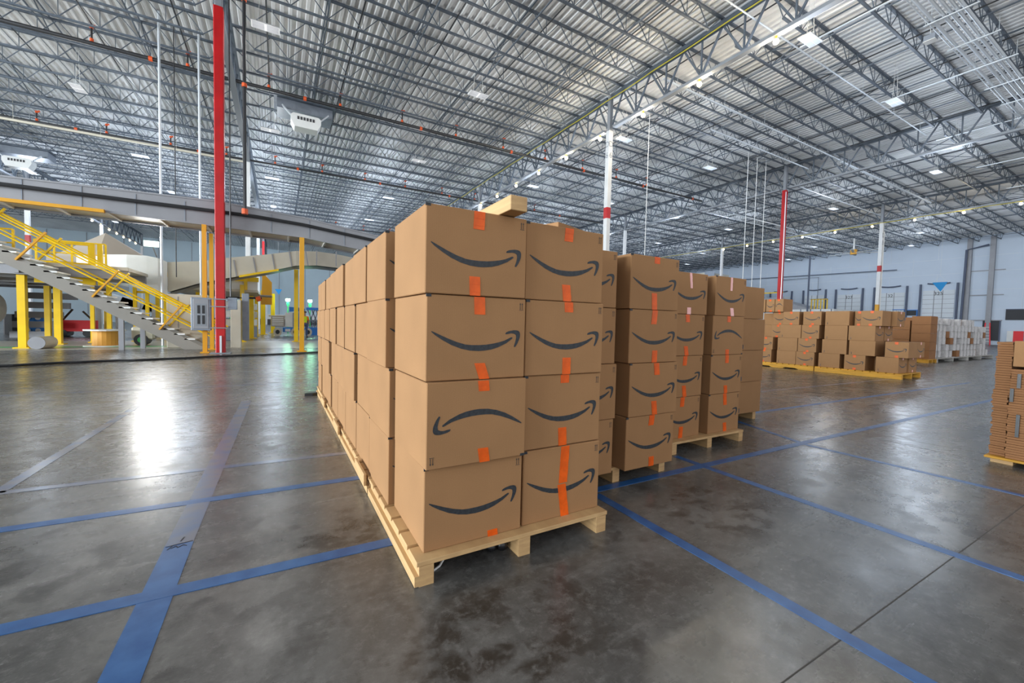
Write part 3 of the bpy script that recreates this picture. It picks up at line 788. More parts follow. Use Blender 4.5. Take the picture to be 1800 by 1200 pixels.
# --- pallets
def pallet(x0, x1, y0, y1, h, lb, m='wood', rz=0, lower=True, grp=None):
    t = empty('wooden_pallet', (x0, y0, 0), rz, lb, 'pallet', grp); W_ = x1-x0; D_ = y1-y0
    sw = .075
    for k, x in enumerate((0, W_/2-sw/2, W_-sw)):
        s = MB(); zt = h-.024
        # notched stringer
        s.prism([(0, 0), (D_*.2, 0), (D_*.24, .035), (D_*.38, .035), (D_*.42, 0), (D_*.58, 0), (D_*.62, .035), (D_*.76, .035), (D_*.8, 0), (D_, 0), (D_, zt), (0, zt)], x, x+sw, 'yz')
        s.build('stringer', M[m], t)
    n = max(5, int(D_/.17)); gap = .03; bw = (D_-gap*(n-1))/n
    for k in range(n):
        MB().box(-.012, W_+.012, k*(bw+gap), k*(bw+gap)+bw, h-.024, h, .002).build('deck_board', M[m], t)
    return t
seg = [(1.90, 3.10), (3.13, 4.64), (4.67, 6.17), (6.20, 7.85)]
for k, (a, b) in enumerate(seg):
    t = pallet(.595, 1.80, a, b, Z0, 'pale wood pallet under the nearest row, %s from the camera' % ['first', 'second', 'third', 'fourth'][k])
    MB().box(-.022, .0, 0, b-a, .004, .055).build('bottom_runner', M['wood'], t)
    if k: MB().box(-.045, -.023, .01, .42, .06, .15, .003).build('edge_block', M['wood'], t)
pallet(1.845, 3.03, 2.47, 3.68, Z0, 'wood pallet under the front of the second row')
pallet(3.46, 4.68, 2.74, 4.0, Z0, 'wood pallet under the front of the third row')
pallet(4.84, 6.0, 3.34, 4.55, Z0, 'wood pallet under the front of the fourth row')
for k, (a, b) in enumerate(((3.7, 4.35),)): pallet(1.845, 3.03, a, b, Z0, 'wood pallet behind the first one of the second row')

# things under the nearest pallet
t = empty('black_plastic_bundle', (1.05, 2.02, 0), 0, 'glossy black plastic bundle on the floor under the nearest pallet', 'bundle')
for a, b, r in ((0, 0, .032), (.062, -.012, .035), (.03, .05, .03)):
    n = [(0, 0, -.98), (0, 0, -.8), (0, 0, -.4), (0, 0, 0), (0, 0, .4), (0, 0, .8), (0, 0, .98)]
    MB().tube([(a, b, r*(1+p[2])) for p in n], [r*.12, r*.6, r*.92, r, r*.9, r*.6, r*.12], 12).build('plastic_lump', M['black'], t, smooth=True)
tag(MB().tube([(.70, 1.99, .006), (.74, 2.01, .008), (.79, 2.05, .03), (.84, 2.12, .06), (.9, 2.3, .06)], .006, 6).build('loose_wire', M['offw']), 'thin white cord on the floor beneath the front left pallet corner', 'cord')
t = empty('dark_scrap', (.50, 7.6, 0), 0, 'small dark scrap of plastic at the far end of the nearest row', 'scrap')
MB().prism([(-.12, 0), (0, -.03), (.1, 0), (.08, .08), (-.05, .1)], .0, .05, 'xy').build('plastic_film', M['black'], t)

# --- far stack on yellow pallets (printed faces toward -X)
FX = 14.85
def fbox(ya, yb, Lr, kind, lb, x=None):
    """ya > yb ; a box whose face spans ya..yb, facing -X"""
    wd = ya-yb; xx = FX if x is None else x
    if kind == 'sr': xx += .25
    k = (round(wd, 2), 'f')
    if k not in ME: ME[k] = carton_mesh(round(wd, 2), BD, BH, M['card'])
    t = empty('cardboard_box', (xx, (ya+yb)/2, Z0+.03+Lr*(BH+.002)), -PI/2, lb, 'box', 'cartons of the far stack on yellow pallets')
    link('carton_body', ME[k], t)
    if kind in ('s', 'sr', 'i'):
        p = link('arrow_print', ME['pr'], t, (0, 0, BH/2)); p.scale = (wd/BW*.95, 1, 1)
        if kind == 'i': p.rotation_euler = (0, PI, 0)
        for u_, ln in ((.5, .07), (-.5, .06)):
            link('tape_strip', tape_mesh(.075, ln, 0, 'tapeo'), t, (random.uniform(-.02, .02), 0, BH if u_ > 0 else ln))
    else: link('side_mark', ME['side'], t, (-wd/2+.07, 0, .06), (0, 0, 0)).scale = (1, 1.4, 1.2)
    if yb < 5.03 and Lr in (0, 2):
        link('arrow_print', ME['pr'], t, (wd/2, BD/2, BH/2), (0, 0, PI/2))
        link('tape_strip', tape_mesh(.075, .07, 0, 'tapep'), t, (wd/2, BD/2, BH), (0, 0, PI/2))
    return t
far = {0: [(8.35, 7.83, 's'), (7.65, 7.06, 'p'), (7.05, 6.52, 's'), (6.40, 5.84, 'p'), (5.72, 5.21, 's'), (4.97, 4.47, 'p')],
       1: [(8.31, 7.80, 's'), (7.64, 7.03, 'p'), (7.01, 6.48, 's'), (6.32, 5.68, 'p'), (5.62, 5.0, 'p'), (4.78, 4.28, 's')],
       2: [(7.99, 7.6, 'sr'), (7.57, 6.94, 'p'), (6.92, 6.42, 's'), (6.27, 5.68, 'p'), (5.65, 5.02, 'p')],
       3: [(7.95, 7.53, 'sr'), (7.5, 7.01, 's'), (6.89, 6.38, 's'), (6.27, 5.65, 'p'), (5.61, 5.41, 'sr'), (5.37, 4.88, 's')],
       4: [(8.40, 8.11, 'p'), (8.08, 7.80, 's'), (7.78, 7.52, 'i')]}
cnt = ['first', 'second', 'third', 'fourth', 'fifth', 'sixth']
kn = {'s': 'smiling-arrow carton', 'p': 'plain-faced carton', 'sr': 'recessed arrow carton', 'i': 'upside-down arrow carton'}
for Lr, l in far.items():
    for k, (a, b, c_) in enumerate(l):
        fbox(a, b, Lr, c_, '%s, %s from left in the %s layer of the far stack' % (kn[c_], cnt[k], ordn[Lr] if Lr != 3 else 'fourth'))
# a second rank behind so that the stack has depth; end faces printed toward -Y
for Lr in range(4):
    ye = [4.45, 4.30, 5.03, 4.78][Lr]
    for q in range(2):
        if Lr == 0 or q == 0 or Lr == 2:
            x = FX+.33+.62*q+(.62 if (Lr in (1, 3)) else 0)+(.03 if Lr == 3 else 0)
            if Lr == 1 and q == 0: x = FX+.64+.3
            if Lr in (0, 2) and q == 0: continue
            carton(x+.02, ye, Z0+.03+Lr*(BH+.002), 'pale lit end carton, %s layer of the far stack, %s' % (ordn[Lr], 'left' if q == 0 else 'right'), 's', tapes=((.5, .07, 0), (-.5, .07, 0)), tm='tapep', detail=False, group='cartons of the far stack on yellow pallets')
    if Lr < 2: carton(FX+.97, 5.08, Z0+.03+Lr*(BH+.002), 'carton in the hidden rear rank of the far stack', 'p', detail=False, group='rear rank of the far stack')
    for k in range(5):
        carton(FX+.64+BW/2+.62, 5.7+k*.63, Z0+.03+Lr*(BH+.002), 'carton in the hidden rear rank of the far stack', 'p', detail=False, group='rear rank of the far stack')
pallet(FX-.08, FX+1.30, 4.36, 6.45, Z0+.03, 'yellow pallet under the right half of the far stack', 'woody')
pallet(FX-.05, FX+1.30, 6.5, 8.7, Z0+.03, 'yellow pallet under the left half of the far stack', 'woody')
MBb = MB().box(FX-.11, FX-.08, 4.36, 6.45, 0, .12).build('yellow_skid_board', M['woody']); tag(MBb, 'yellow board along the right foot of the far stack', 'board')

# --- brown stacks and white carton load behind
k2 = carton_mesh(.62, .8, .46, M['card2'])
hgt = [(7.35, 4, .62), (6.68, 5, .62)]
for s_, (yc, n, wd) in enumerate(hgt):
    for Lr in range(n):
        t = empty('cardboard_box', (24.4, yc, .15+Lr*(.375 if s_ else .42)), -PI/2, 'dark brown carton, %s up in the %s brown stack beside the white load' % (['lowest', 'second', 'third', 'fourth', 'highest'][Lr], ['left', 'right'][s_]), 'box', 'dark brown cartons behind the far stack')
        b = link('carton_body', k2, t); b.scale = (1, 1, (.37 if s_ else .415)/.46)
pallet(24.1, 25.1, 6.3, 7.8, .15, 'pallet under the dark brown stacks', 'woody')
km = carton_mesh(.31, .34, .296, M['cardw'])
for c_ in range(16):
    n = 6 if c_ < 12 else 5
    for Lr in range(n):
        if (c_*7+Lr*3) % 11 == 0 and Lr == n-1: continue
        xx = 25.45+c_*.525+random.uniform(-.03, .03)
        t = link('small_carton', km if (c_*5+Lr*7+(c_*Lr) % 3) % 6 else ME.setdefault('kb', carton_mesh(.36, .3, .30, M['card2'])), None, (xx, 6.45+random.choice((0, 0, .12)), .18+Lr*.301))
        t.scale = (random.uniform(.9, 1.15), 1, 1)
        tag(t, 'small pale carton in the shrink-wrapped white load at far right', 'box', 'small cartons of the white load')
for c_ in range(16):
    n = 6 if c_ < 12 else 5
    for Lr in range(n):
        t = link('small_carton', carton_mesh(.45, .5, .30, M['card2']) if 'kc' not in ME else ME['kc'], None, (25.45+c_*.525, 6.95, .18+Lr*.301))
        ME.setdefault('kc', t.data)
        tag(t, 'brown carton side seen between the small pale cartons of the white load', 'box', 'brown cartons of the white load')
pallet(25.2, 29.4, 6.3, 7.6, .18, 'pale grey pallet under the left of the white load', 'woodg')
pallet(29.5, 33.8, 6.3, 7.6, .18, 'pale grey pallet under the right of the white load', 'woodg')

# --- stack of flattened cartons at the right frame edge
def sheets(x0, x1, y0, y1, ztop, lb, grp, jit, seed, m, ragged):
    rnd = random.Random(seed); z = .075; th = .024; me = {}
    n = int((ztop-z)/th)
    base = [MB().box(0, x1-x0, 0, y1-y0, 0, th-.0025).mesh('flattened_carton', M[m])]
    # sheet edge shows two liners and the corrugated core
    for k in range(n):
        b = ragged(k/n)
        o = link('flattened_carton', base[0], None, (x0+b+rnd.uniform(-jit, jit), y0+rnd.uniform(-jit, jit), z)); z += th
        o.rotation_euler.z = rnd.uniform(-.006, .006)
        tag(o, lb, 'cardboard', grp)
sheets(6.34, 7.3, 1.055, 1.16, 1.24, 'narrow folded carton flap edge in the far side of the flat stack', 'far side sheets of the flat carton stack', .008, 3, 'card2', lambda u: (-.04 if .42 < u < .58 else (.012 if u > .7 else 0)))
sheets(6.30, 7.35, .10, 1.05, .98, 'flattened carton in the flat stack at the right frame edge', 'flattened cartons at the right edge', .006, 4, 'card2', lambda u: (-.012 if u < .15 else 0.008*math.sin(u*30)))
for a, b, lb in ((.985, 1.24, 'folded carton standing on top of the flat stack at right'),):
    tag(MB().box(6.29, 7.3, .12, 1.04, a+.003, b, .004).build('folded_carton', M['card']), lb, 'box')
t = empty('flat_stack_pallet', (6.28, .1, 0), 0, 'yellow edged pallet under the flat carton stack at right', 'pallet')
for y in (0, .45, .9): MB().box(.06, 1.1, y, y+.15, 0, .05).build('stringer', M['wood'], t)
MB().box(-.03, 1.1, -.02, 1.08, .05, .072, .004).build('deck_board', M['woody'], t)
for (y, z0, z1) in ((.99, .78, .92), (1.03, .64, .77), (.98, .3, .52)):
    o = MB().box(6.268, 6.288, y-.012, y+.012, z0, z1).build('hand_hole', M['black'])
    tag(o, 'dark slot print %s on the side of the flat carton stack' % ('high' if z0 > .7 else 'midway' if z0 > .6 else 'low'), 'slot')

# ------------------------------------------------------------------ elevated conveyor (left)
t = empty('elevated_conveyor', (0, 0, 0), 0, 'long grey overhead conveyor housing crossing the left side', 'conveyor')
prof = [(-16, 4.72, 5.3), (-7.1, 4.57, 5.27), (-1.95, 4.48, 5.39), (.82, 4.42, 5.22), (3.3, 4.15, 4.90), (9.2, 3.5, 4.25)]
def side(y0, y1, dz0=0, dz1=0): return MB().prism([(x, a+dz0) for x, a, b in prof]+[(x, b+dz1) for x, a, b in prof[::-1]], y0, y1)
side(18.0, 18.06).build('side_panel', M['greym'], t)
side(19.35, 19.4).build('side_panel', M['greym'], t)
u = MB()
for (x0, a0, _), (x1, a1, __) in zip(prof, prof[1:]): u.prism([(x0, a0+.06), (x1, a1+.06), (x1, a1+.1), (x0, a0+.1)], 18.06, 19.35)
u.build('underside_pan', M['beige'], t)
u = MB()
def zb(x):
    for (x0, a0, _), (x1, a1, __) in zip(prof, prof[1:]):
        if x0 <= x <= x1: return a0+(a1-a0)*(x-x0)/(x1-x0)
x = -15
while x < 8.8: MB().bar((x, 18.0, zb(x)+.03), (x, 19.4, zb(x)+.03), .06).build('cross_brace', M['offw'], t); x += 1.28
u = MB(); x = -15.6
while x < 8.8: MB().box(x, x+.025, 17.985, 18.0, zb(x)+.02, zb(x)+.72).build('panel_joint', M['cabg'], t); x += 1.28
for yy in (17.97,): u = MB().prism([(x, a) for x, a, b in prof]+[(x, a+.05) for x, a, b in prof[::-1]], yy, 18.0).prism([(x, b-.05) for x, a, b in prof]+[(x, b) for x, a, b in prof[::-1]], yy, 18.0)
u.build('flange', M['greym'], t)
MB().box(-16, -4.8, 17.85, 17.98, 4.5, 4.6).build('yellow_edge_beam', M['amber'], t)
t = empty('conveyor_pipe', (0, 0, 0), 0, 'dark sprinkler pipe clipped along the side of the overhead conveyor', 'pipe')
MB().tube([(-15, 17.86, 4.98), (-1.9, 17.86, 4.99), (-.7, 17.86, 4.98), (.8, 17.86, 4.9), (3.4, 17.86, 4.62), (8, 17.86, 4.1)], .06, 8).build('pipe_run', M['pipe'], t)
def post(x, y, z1, w_, lb, m='amber', d=None, grp=None):
    t = empty('support_post', (x, y, 0), 0, lb, 'post', grp)
    MB().box(-w_/2, w_/2, -(d or w_)/2, (d or w_)/2, 0, z1).build('post_shaft', M[m], t)
    MB().box(-w_, w_, -w_, w_, 0, .04).build('foot_plate', M[m], t)
post(-2.24, 17.85, 4.47, .13, 'amber conveyor post just left of the electrical panel')
post(-2.24, 19.6, 4.47, .13, 'amber conveyor post directly left of the red column')
post(.79, 17.9, 4.40, .16, 'tall amber conveyor post left of the nearest carton row')
post(.85, 25.5, 3.95, .2, 'short yellow post under the curved conveyor by the cartons', 'yellow')
# ---- beige second conveyor curving away behind
t = empty('curved_conveyor', (0, 0, 0), 0, 'pale beige conveyor curving upward behind the overhead one', 'conveyor')
pr2 = [(-4.4, 24.2, 2.35, 3.72), (-3.3, 24.1, 2.8, 3.85), (-2.1, 24, 3.15, 4.12), (-.6, 24, 3.55, 4.42), (.8, 24, 4.0, 4.75), (1.8, 24.2, 4.12, 4.86), (2.8, 24.8, 4.15, 4.9), (4.6, 25.8, 4.1, 4.85), (9, 27, 4.0, 4.7)]
u = MB(); v = MB()
for a, b in zip(pr2, pr2[1:]):
    u.quad((a[0], a[1], a[2]), (b[0], b[1], b[2]), (b[0], b[1], b[3]), (a[0], a[1], a[3]))
    u.quad((a[0], a[1]+.05, a[2]), (b[0], b[1]+.05, b[2]), (b[0], b[1]+.05, b[3]), (a[0], a[1]+.05, a[3]))
    v.quad((a[0], a[1], a[2]+.02), (b[0], b[1], b[2]+.02), (b[0], b[1]+1.2, b[2]+.02), (a[0], a[1]+1.2, a[2]+.02))
    v.quad((a[0], a[1], a[2]-.06), (b[0], b[1], b[2]-.06), (b[0], b[1]+1.2, b[2]-.06), (a[0], a[1]+1.2, a[2]-.06))
u.build('side_panel', M['beige'], t); v.build('underside_pan', M['greym'], t)
u = MB()
for x, z in ((-1.75, 3.25), (-.95, 3.46), (-.15, 3.7), (.6, 3.95), (1.35, 4.05), (1.75, 4.1), (2.7, 4.15)): u.bar((x, 23.97, z), (x-(.12 if x < 1.5 else 0), 23.97, z+.78), .05, .02)
u.build('panel_rib', M['greym'], t)
MB().prism([(-1.65, 3.2), (.02, 3.66), (.02, 3.76), (-1.65, 3.3)], 23.85, 23.98).build('yellow_edge_beam', M['yellow'], t)
# ---- white chute wall
t = empty('white_chute', (0, 0, 0), 0, 'large smooth white curved chute behind the yellow stair', 'chute')
pw = [(-7.6, 24.9, 3.1, 3.78), (-6.6, 24.5, 2.9, 3.88), (-5.8, 24.2, 2.6, 3.92), (-5.1, 24.05, 2.35, 3.92), (-4.7, 24.0, 2.2, 3.85), (-4.4, 24.1, 2.25, 3.72)]
u = MB()
for a, b in zip(pw, pw[1:]):
    for o_ in (0, .06): u.quad((a[0], a[1]+o_, a[2]), (b[0], b[1]+o_, b[2]), (b[0], b[1]+o_, b[3]), (a[0], a[1]+o_, a[3]))
    u.quad((a[0], a[1], a[3]), (b[0], b[1], b[3]), (b[0], b[1]+.06, b[3]), (a[0], a[1]+.06, a[3]))
    u.quad((a[0], a[1], a[2]), (b[0], b[1], b[2]), (b[0], b[1]+1.1, b[2]), (a[0], a[1]+1.1, a[2]))
u.build('chute_wall', M['offw'], t)
# hopper hood behind
t = empty('hopper_hood', (-7.0, 27.5, 3.9), 0, 'tan pyramid shaped hopper hood behind the stair', 'hopper')
u = MB(); A = (-.35, 0, 1.35)
B = [(-2.0, -.6, .0), (-.35, -1.2, 0), (1.6, -.6, .0), (1.6, 1.2, 0), (-2.0, 1.2, 0)]
for a, b in zip(B, B[1:]+B[:1]):
    n = len(u.v); u.v += [a, b, A]; u.f.append((n, n+1, n+2))
u.build('hood_shell', M['hopper'], t)
MB().box(-2.1, 3.9, -.9, 1.4, -.25, .0).build('hood_rim', M['hopper'], t)

# ---- mezzanine deck, columns, stairs
t = empty('mezzanine_deck', (0, 0, 0), 0, 'raised steel mezzanine deck with beams at the far left', 'mezzanine')
MB().box(-20, -7.9, 21.0, 33.2, 2.95, 3.08).box(-7.9, -5.0, 21.0, 23.8, 2.95, 3.08).build('deck_plate', M['beige'], t)
u = MB()
for y in (21.1, 23.4, 27, 30, 33.0): u.box(-20, -5.0 if y < 24 else -7.9, y, y+.14, 2.62, 2.95)
for x in (-19, -15, -11, -8): u.box(x, x+.14, 21, 33.2, 2.66, 2.95)
u.build('deck_beam', M['greym'], t)
t = empty('mezzanine_deck', (0, 0, 0), 0, 'raised platform with yellow beams right of the red column', 'mezzanine')
MB().box(-4.95, -.95, 25.6, 33.2, 2.6, 2.72).build('deck_plate', M['beige'], t)
MB().box(-4.9, -.9, 25.5, 25.62, 3.15, 3.38).box(-1.55, -1.4, 25.4, 25.5, 2.7, 3.6).build('yellow_beam', M['yellow'], t)
MB().box(-4.9, -.95, 25.63, 25.68, 2.72, 3.15).build('white_skirt', M['offw'], t)
MB().tube([(-2.6, 25.3, 2.25), (-.75, 25.3, 2.3)], .05).build('pipe_run', M['pipe'], t)
MB().tube([(-1.0, 25.28, 2.22), (-.8, 25.28, 2.3)], .13).build('coupling', M['orange'], t)
MB().prism([(-.95, 2.1), (-.35, 2.1), (-.35, 3.5), (-.85, 4.1)], 30.0, 30.1).build('amber_plate', M['amber'], t)
u = MB().box(-.9, -.3, 25.9, 27.5, 2.45, 2.5)
u.build('walkway_plate', M['greym'], t)
PSTS = [(-7.9, 21.3, 2.6, .20), (-7.8, 23.7, 2.6, .20), (-7.15, 25, 2.6, .13), (-6.55, 24.8, 2.6, .15), (-5.95, 26, 2.58, .13), (-5.8, 27.4, 2.58, .14), (-9.9, 29, 2.6, .2), (-6.5, 33, 2.6, .18), (-5.4, 29, 2.58, .18),
        (-1.62, 25.35, 2.95, .18), (-1.45, 29.5, 2.58, .3), (-1.3, 33.0, 2.58, .2), (-1.0, 36, 3.3, .3), (-.4, 40, 3.3, .3), (-12, 32.6, 2.6, .2), (-8.5, 31.8, 2.6, .2), (-3.2, 25.35, 3.1, .18), (-3.8, 28, 2.58, .2)]
for k, (x, y, z1, w_) in enumerate(PSTS):
    post(x, y, z1, w_, {0: 'widest yellow post at the left edge of the photo under the stair', 1: 'second wide yellow post from the left edge', 9: 'slim yellow post right of the red column', 10: 'broad yellow post right of the slim one beside the red column'}.get(k, 'yellow square post carrying the raised decks behind the stair'), 'yellow', grp=None if k in (0, 1, 9, 10) else 'yellow deck posts')
# guard rails on decks
def rail(x0, x1, y, z, lb, n=4, m='yellow'):
    t = empty('guard_rail', (x0, y, z), 0, lb, 'guard rail'); L_ = x1-x0
    for k in range(n+1): MB().box(L_*k/n-.03, L_*k/n+.03, -.03, .03, 0, 1.07).build('rail_post', M[m], t)
    MB().tube([(0, 0, 1.07), (L_, 0, 1.07)], .03, 6).tube([(0, 0, .6), (L_, 0, .6)], .025, 6).box(0, L_, -.01, .01, .02, .13).build('rail_bar', M[m], t)
rail(-12, -8.0, 21.1, 3.08, 'yellow guard rail on the mezzanine at the left photo edge')
rail(-8.2, -6.2, 23.2, 3.08, 'yellow guard rail with thick posts above the stair')
rail(-6.0, -4.9, 26.0, 2.3, 'low yellow guard rail behind the lower stair', 2)
t = empty('rail_gate', (-6.35, 22.0, 2.4), 0, 'pair of bright yellow gate posts on the mezzanine corner', 'gate')
for dx in (0, .22): MB().box(dx, dx+.15, 0, .1, 0, 1.6).build('gate_post', M['yellow'], t)
MB().box(-1.5, 0, 0, .08, 1.5, 1.6).box(-1.5, 0, 0, .08, .75, .83).box(-1.5, 0, 0, .08, 0, .3).build('gate_bar', M['yellow'], t)
# stair
t = empty('yellow_stair', (-2.5, 19.8, 0), 0, 'open stair with grey stringers and yellow handrails at left', 'stair')
sl = .62; Ls = 6.4
def st_poly(): return [(.1, 0), (-.62, 0), (-Ls-.1, sl*Ls-.32), (-Ls-.1, sl*Ls+.1), (-Ls+.3, sl*Ls-.10), (-.12, .14), (.1, .05)]
MB().prism(st_poly(), 0, .06).build('stringer', M['greyb'], t)
MB().prism(st_poly(), 1.0, 1.06).build('stringer', M['greyb'], t)
for k in range(19):
    x = -.45-k*.31; z = .1+.19*(k+1)
    MB().box(x-.17, x+.15, .0, 1.06, z+.08, z+.13).build('tread', M['paper'], t)
nrm = Vector((sl, 0, 1)).normalized()
for yy, nm in ((-.05, 'near'), (1.1, 'far')):
    for s_ in (1.25, 3.05, 4.85, 6.2):
        b = Vector((-s_-.1, yy, sl*s_-.02)); MB().bar(b, b+Vector((.72, 0, 1.0))*.98, .09, .05).build('handrail_post', M['amber'] if nm == 'near' else M['yellow'], t)
    for h, r in ((1.02, .035), (.92, .025), (.5, .028)):
        MB().tube([(.1+h*.55, yy, h*.9-.05), (-Ls+.5*h, yy, sl*Ls+h*.78)], r, 6).build('handrail', M['yellow'], t)

# ---- things under and around the mezzanine
t = empty('control_cabinet', (-3.85, 20.9, 0), 0, 'large beige control cabinet behind the lower stair', 'cabinet')
MB().box(0, 1.35, 0, .8, 0, 2.15, .02).build('cabinet_body', M['beige'], t)
MB().box(.35, .38, -.012, 0, .1, 2.05).build('door_seam', M['greym'], t)
t = empty('electrical_panel', (-2.58, 17.5, .80), 0, 'grey electrical breaker panel fixed left of the red column', 'electrical panel')
MB().box(0, .55, 0, .22, 0, 1.13, .012).build('panel_box', M['cabg'], t)
pd = MB().box(.06, .49, -.02, 0, .06, 1.07, .006).build('panel_door', M['greym'], t)
MB().box(.13, .42, -.026, -.02, .16, .92).build('breaker_frame', M['steel2'], pd)
u = MB()
for a in (.18, .31):
    for z0, z1 in ((.22, .52), (.58, .86)): u.box(a, a+.075, -.032, -.026, z0, z1)
u.build('breaker_bank', M['black'], pd)
u = MB()
for z in (.42, 1.02, -.02): pass
t2 = empty('mounting_strap', (-1.78, 17.45, 0), 0, 'perforated metal straps across the red column', 'strap')
for z in (.88, 1.62, 1.88): MB().box(-.3, .25, -.02, .0, z, z+.03).build('strap_bar', M['steel2'], t2)
t = empty('disconnect_box', (-1.57, 17.5, 1.55), 0, 'small grey disconnect box right of the red column', 'electrical box')
MB().box(.03, .3, 0, .15, 0, .42, .01).build('box_body', M['cabg'], t)
t = empty('floor_cabinet', (-1.85, 20.6, 0), 0, 'tall narrow beige cabinet standing right of the red column', 'cabinet')
MB().box(.12, .48, 0, .5, 0, 2.0, .01).build('cabinet_body', M['beige'], t)
MB().box(.5, .75, .3, .6, .3, 2.3, .01).build('side_box', M['cabg'], t)
t = empty('steel_channel', (-1.78, 17.45, 0), 0, 'grey metal channel on the foot of the red column', 'channel')
MB().box(.0, .06, -.03, 0, 0, .62).build('channel_bar', M['galv'], t)
t = empty('cable_spool', (-6.0, 22.2, 0), 0, 'upright wooden cable spool with orange core and pale top', 'cable spool')
MB().tube([(0, 0, 0), (0, 0, .04)], .62, 20).build('bottom_flange', M['paper'], t)
MB().tube([(0, 0, .04), (0, 0, .62)], .38, 18).build('core', M['orangew'], t)
MB().tube([(0, 0, .62), (0, 0, .67)], .62, 20).build('top_flange', M['paper'], t)
t = empty('cable_reel', (-7.35, 20.9, .26), 0, 'grey roll lying on its side beside the leftmost yellow post', 'reel')
MB().tube([(0, -.2, -.04), (.1, .45, -.04)], .22, 18).build('roll', M['beige'], t)
MB().tube([(0, -.25, -.04), (0, -.2, -.04)], .22, 18).build('end_flange', M['greym'], t)
for k, (x, y) in enumerate(((-12.3, 34.8), (-13.3, 35.2))):
    t = empty('steel_drum', (x, y, 0), 0, ('blue drum cluster with white caps' if k == 0 else 'dark drum') + ' standing beyond the leftmost yellow post', 'drum')
    MB().tube([(0, 0, 0), (0, 0, 1.15)], .5, 16).build('drum_body', M['blueb' if k == 0 else 'black'], t)
    if k == 0:
        u = MB()
        for a in range(3):
            for b in (-.22, .18): u.tube([(b, -.5, .25+a*.35), (b, -.54, .25+a*.35)], .11, 10)
        u.build('cap', M['offw'], t)
t = empty('white_tank', (-16.5, 29, .3), 0, 'big white tank body at the far left photo edge', 'tank')
MB().tube([(-4, 0, 1.15), (-3.9, 0, 1.15), (4.6, 0, 1.15), (5.0, 0, 1.15)], [.8, 1.1, 1.1, .6], 20).build('tank_shell', M['offw'], t, smooth=True)
MB().box(-3, 2.6, -.6, .6, -.3, .2).build('tank_skid', M['greym'], t)
t = empty('red_cart', (-9.6, 31.5, 0), 0, 'small red wheeled cart beyond the second yellow post', 'cart')
MB().box(-.7, .7, -.4, .4, .3, .9).build('cart_body', M['redb'], t)
MB().bar((-.6, 0, .9), (-.2, 0, 1.5), .08).bar((.6, 0, .9), (.2, 0, 1.4), .08).build('cart_frame', M['hat'], t)
for a in (-.5, .5): MB().tube([(a, -.45, .2), (a, .45, .2)], .2, 14).build('wheel', M['black'], t)
t = empty('floor_scrubber', (-4.9, 22.9, 0), 0, 'cream wheeled floor machine under the middle of the stair', 'floor machine')
MB().box(-.42, .32, -.3, .3, .25, .78, .06).build('machine_body', M['beige'], t)
wh = MB().tube([(-.1, -.32, .24), (-.1, .32, .24)], .24, 16).build('wheel', M['black'], t)
MB().tube([(-.1, -.33, .24), (-.1, .33, .24)], .12, 12).build('hub', M['greenp'], wh)
MB().bar((.3, 0, .4), (.95, 0, .3), .1).build('tow_arm', M['greym'], t)
for k, (x, y, z) in enumerate(((-4.95, 19.95, 2.2), (-4.5, 20.6, 2.0))):
    t = empty('grey_stand', (x, y, 0), 0, ['left grey prop leg under the stair', 'right grey prop leg under the stair'][k], 'leg')
    MB().box(-.07, .07, -.07, .07, 0, 1.45-k*.25).build('leg_tube', M['greym'], t)
t = empty('duct_run', (0, 0, 0), 0, 'stack of grey ducts beneath the mezzanine deck at left', 'duct')
for k in range(5): MB().box(-11.6, -10.3+.2*k, 30+k*.25, 30.25+k*.25, .0+k*.5, .32+k*.5).build('duct_box', M['greym'], t)
t = empty('conveyor_machinery', (0, 0, 0), 0, 'far silver conveyor machinery between the yellow posts', 'machinery')
for k in range(4): MB().bar((-10+k*1.1, 36, 2.6-k*.35), (-8.2+k*1.1, 36, 1.9-k*.3), .2, .5).build('frame_bar', M['galv'], t)
for k in range(5): MB().box(-10+k*.9, -9.75+k*.9, 35.5, 35.8, 0, 2.0).build('frame_leg', M['offw'], t)
for k, (x, y) in enumerate(((-3.0, 27.5), (-2.2, 36), (-1.9, 31), (-3.4, 31.8))):
    t = empty('storage_bin', (x, y, .0), 0, ['white', 'tall pale', 'stacked white', 'far white'][k]+' bin stack under the platform right of the red column', 'bin')
    for q in range(3): MB().box(0, .7, 0, .6, .75+q*.5, 1.15+q*.5, .03).build('bin', M['offw' if (q+k) % 3 else 'beige'], t)
    MB().box(0, .7, 0, .6, 0, .7).build('bin_base', M['cabg'], t)
# flood lamp fixed under the chute: the strong light at left
t = empty('flood_lamp', (-4.75, 23.2, 4.35), 0, 'flood lamp fixed above the white chute', 'lamp')
MB().box(-.25, .25, -.06, .06, -.12, .12, .01).build('lamp_head', M['glow'], t)
MB().bar((0, .06, 0), (0, .9, -.45), .04).build('bracket', M['greym'], t)
light('flood_light', 'SPOT', (-4.75, 23.1, 4.3), 750, (1, .98, .94), .55, (math.radians(78), 0, PI+math.radians(12)))
bpy.data.objects['flood_light'].data.spot_size = math.radians(120); bpy.data.objects['flood_light'].data.spot_blend = .6
# lit work lamps on stands far off
for k, (x, z) in enumerate(((.71, 2.83), (2.41, 2.82))):
    t = empty('work_lamp', (x, 40, 0), 0, ['left', 'right'][k]+' green-white lit work lamp on a stand above the blue lift', 'lamp')
    MB().box(-.18, .18, -.1, .1, z-.12, z+.12, .04).build('lamp_head', M['glow'], t)
    MB().box(-.1, .1, -.05, .05, z-.5, z-.14).build('bracket', M['green'], t)
    MB().tube([(0, 0, 0), (0, 0, z-.3)], .04).build('stand_pole', M['green'], t)
    light('work_light', 'POINT', (x, 39.6, z), 120, (.4, 1.0, .6), .15)

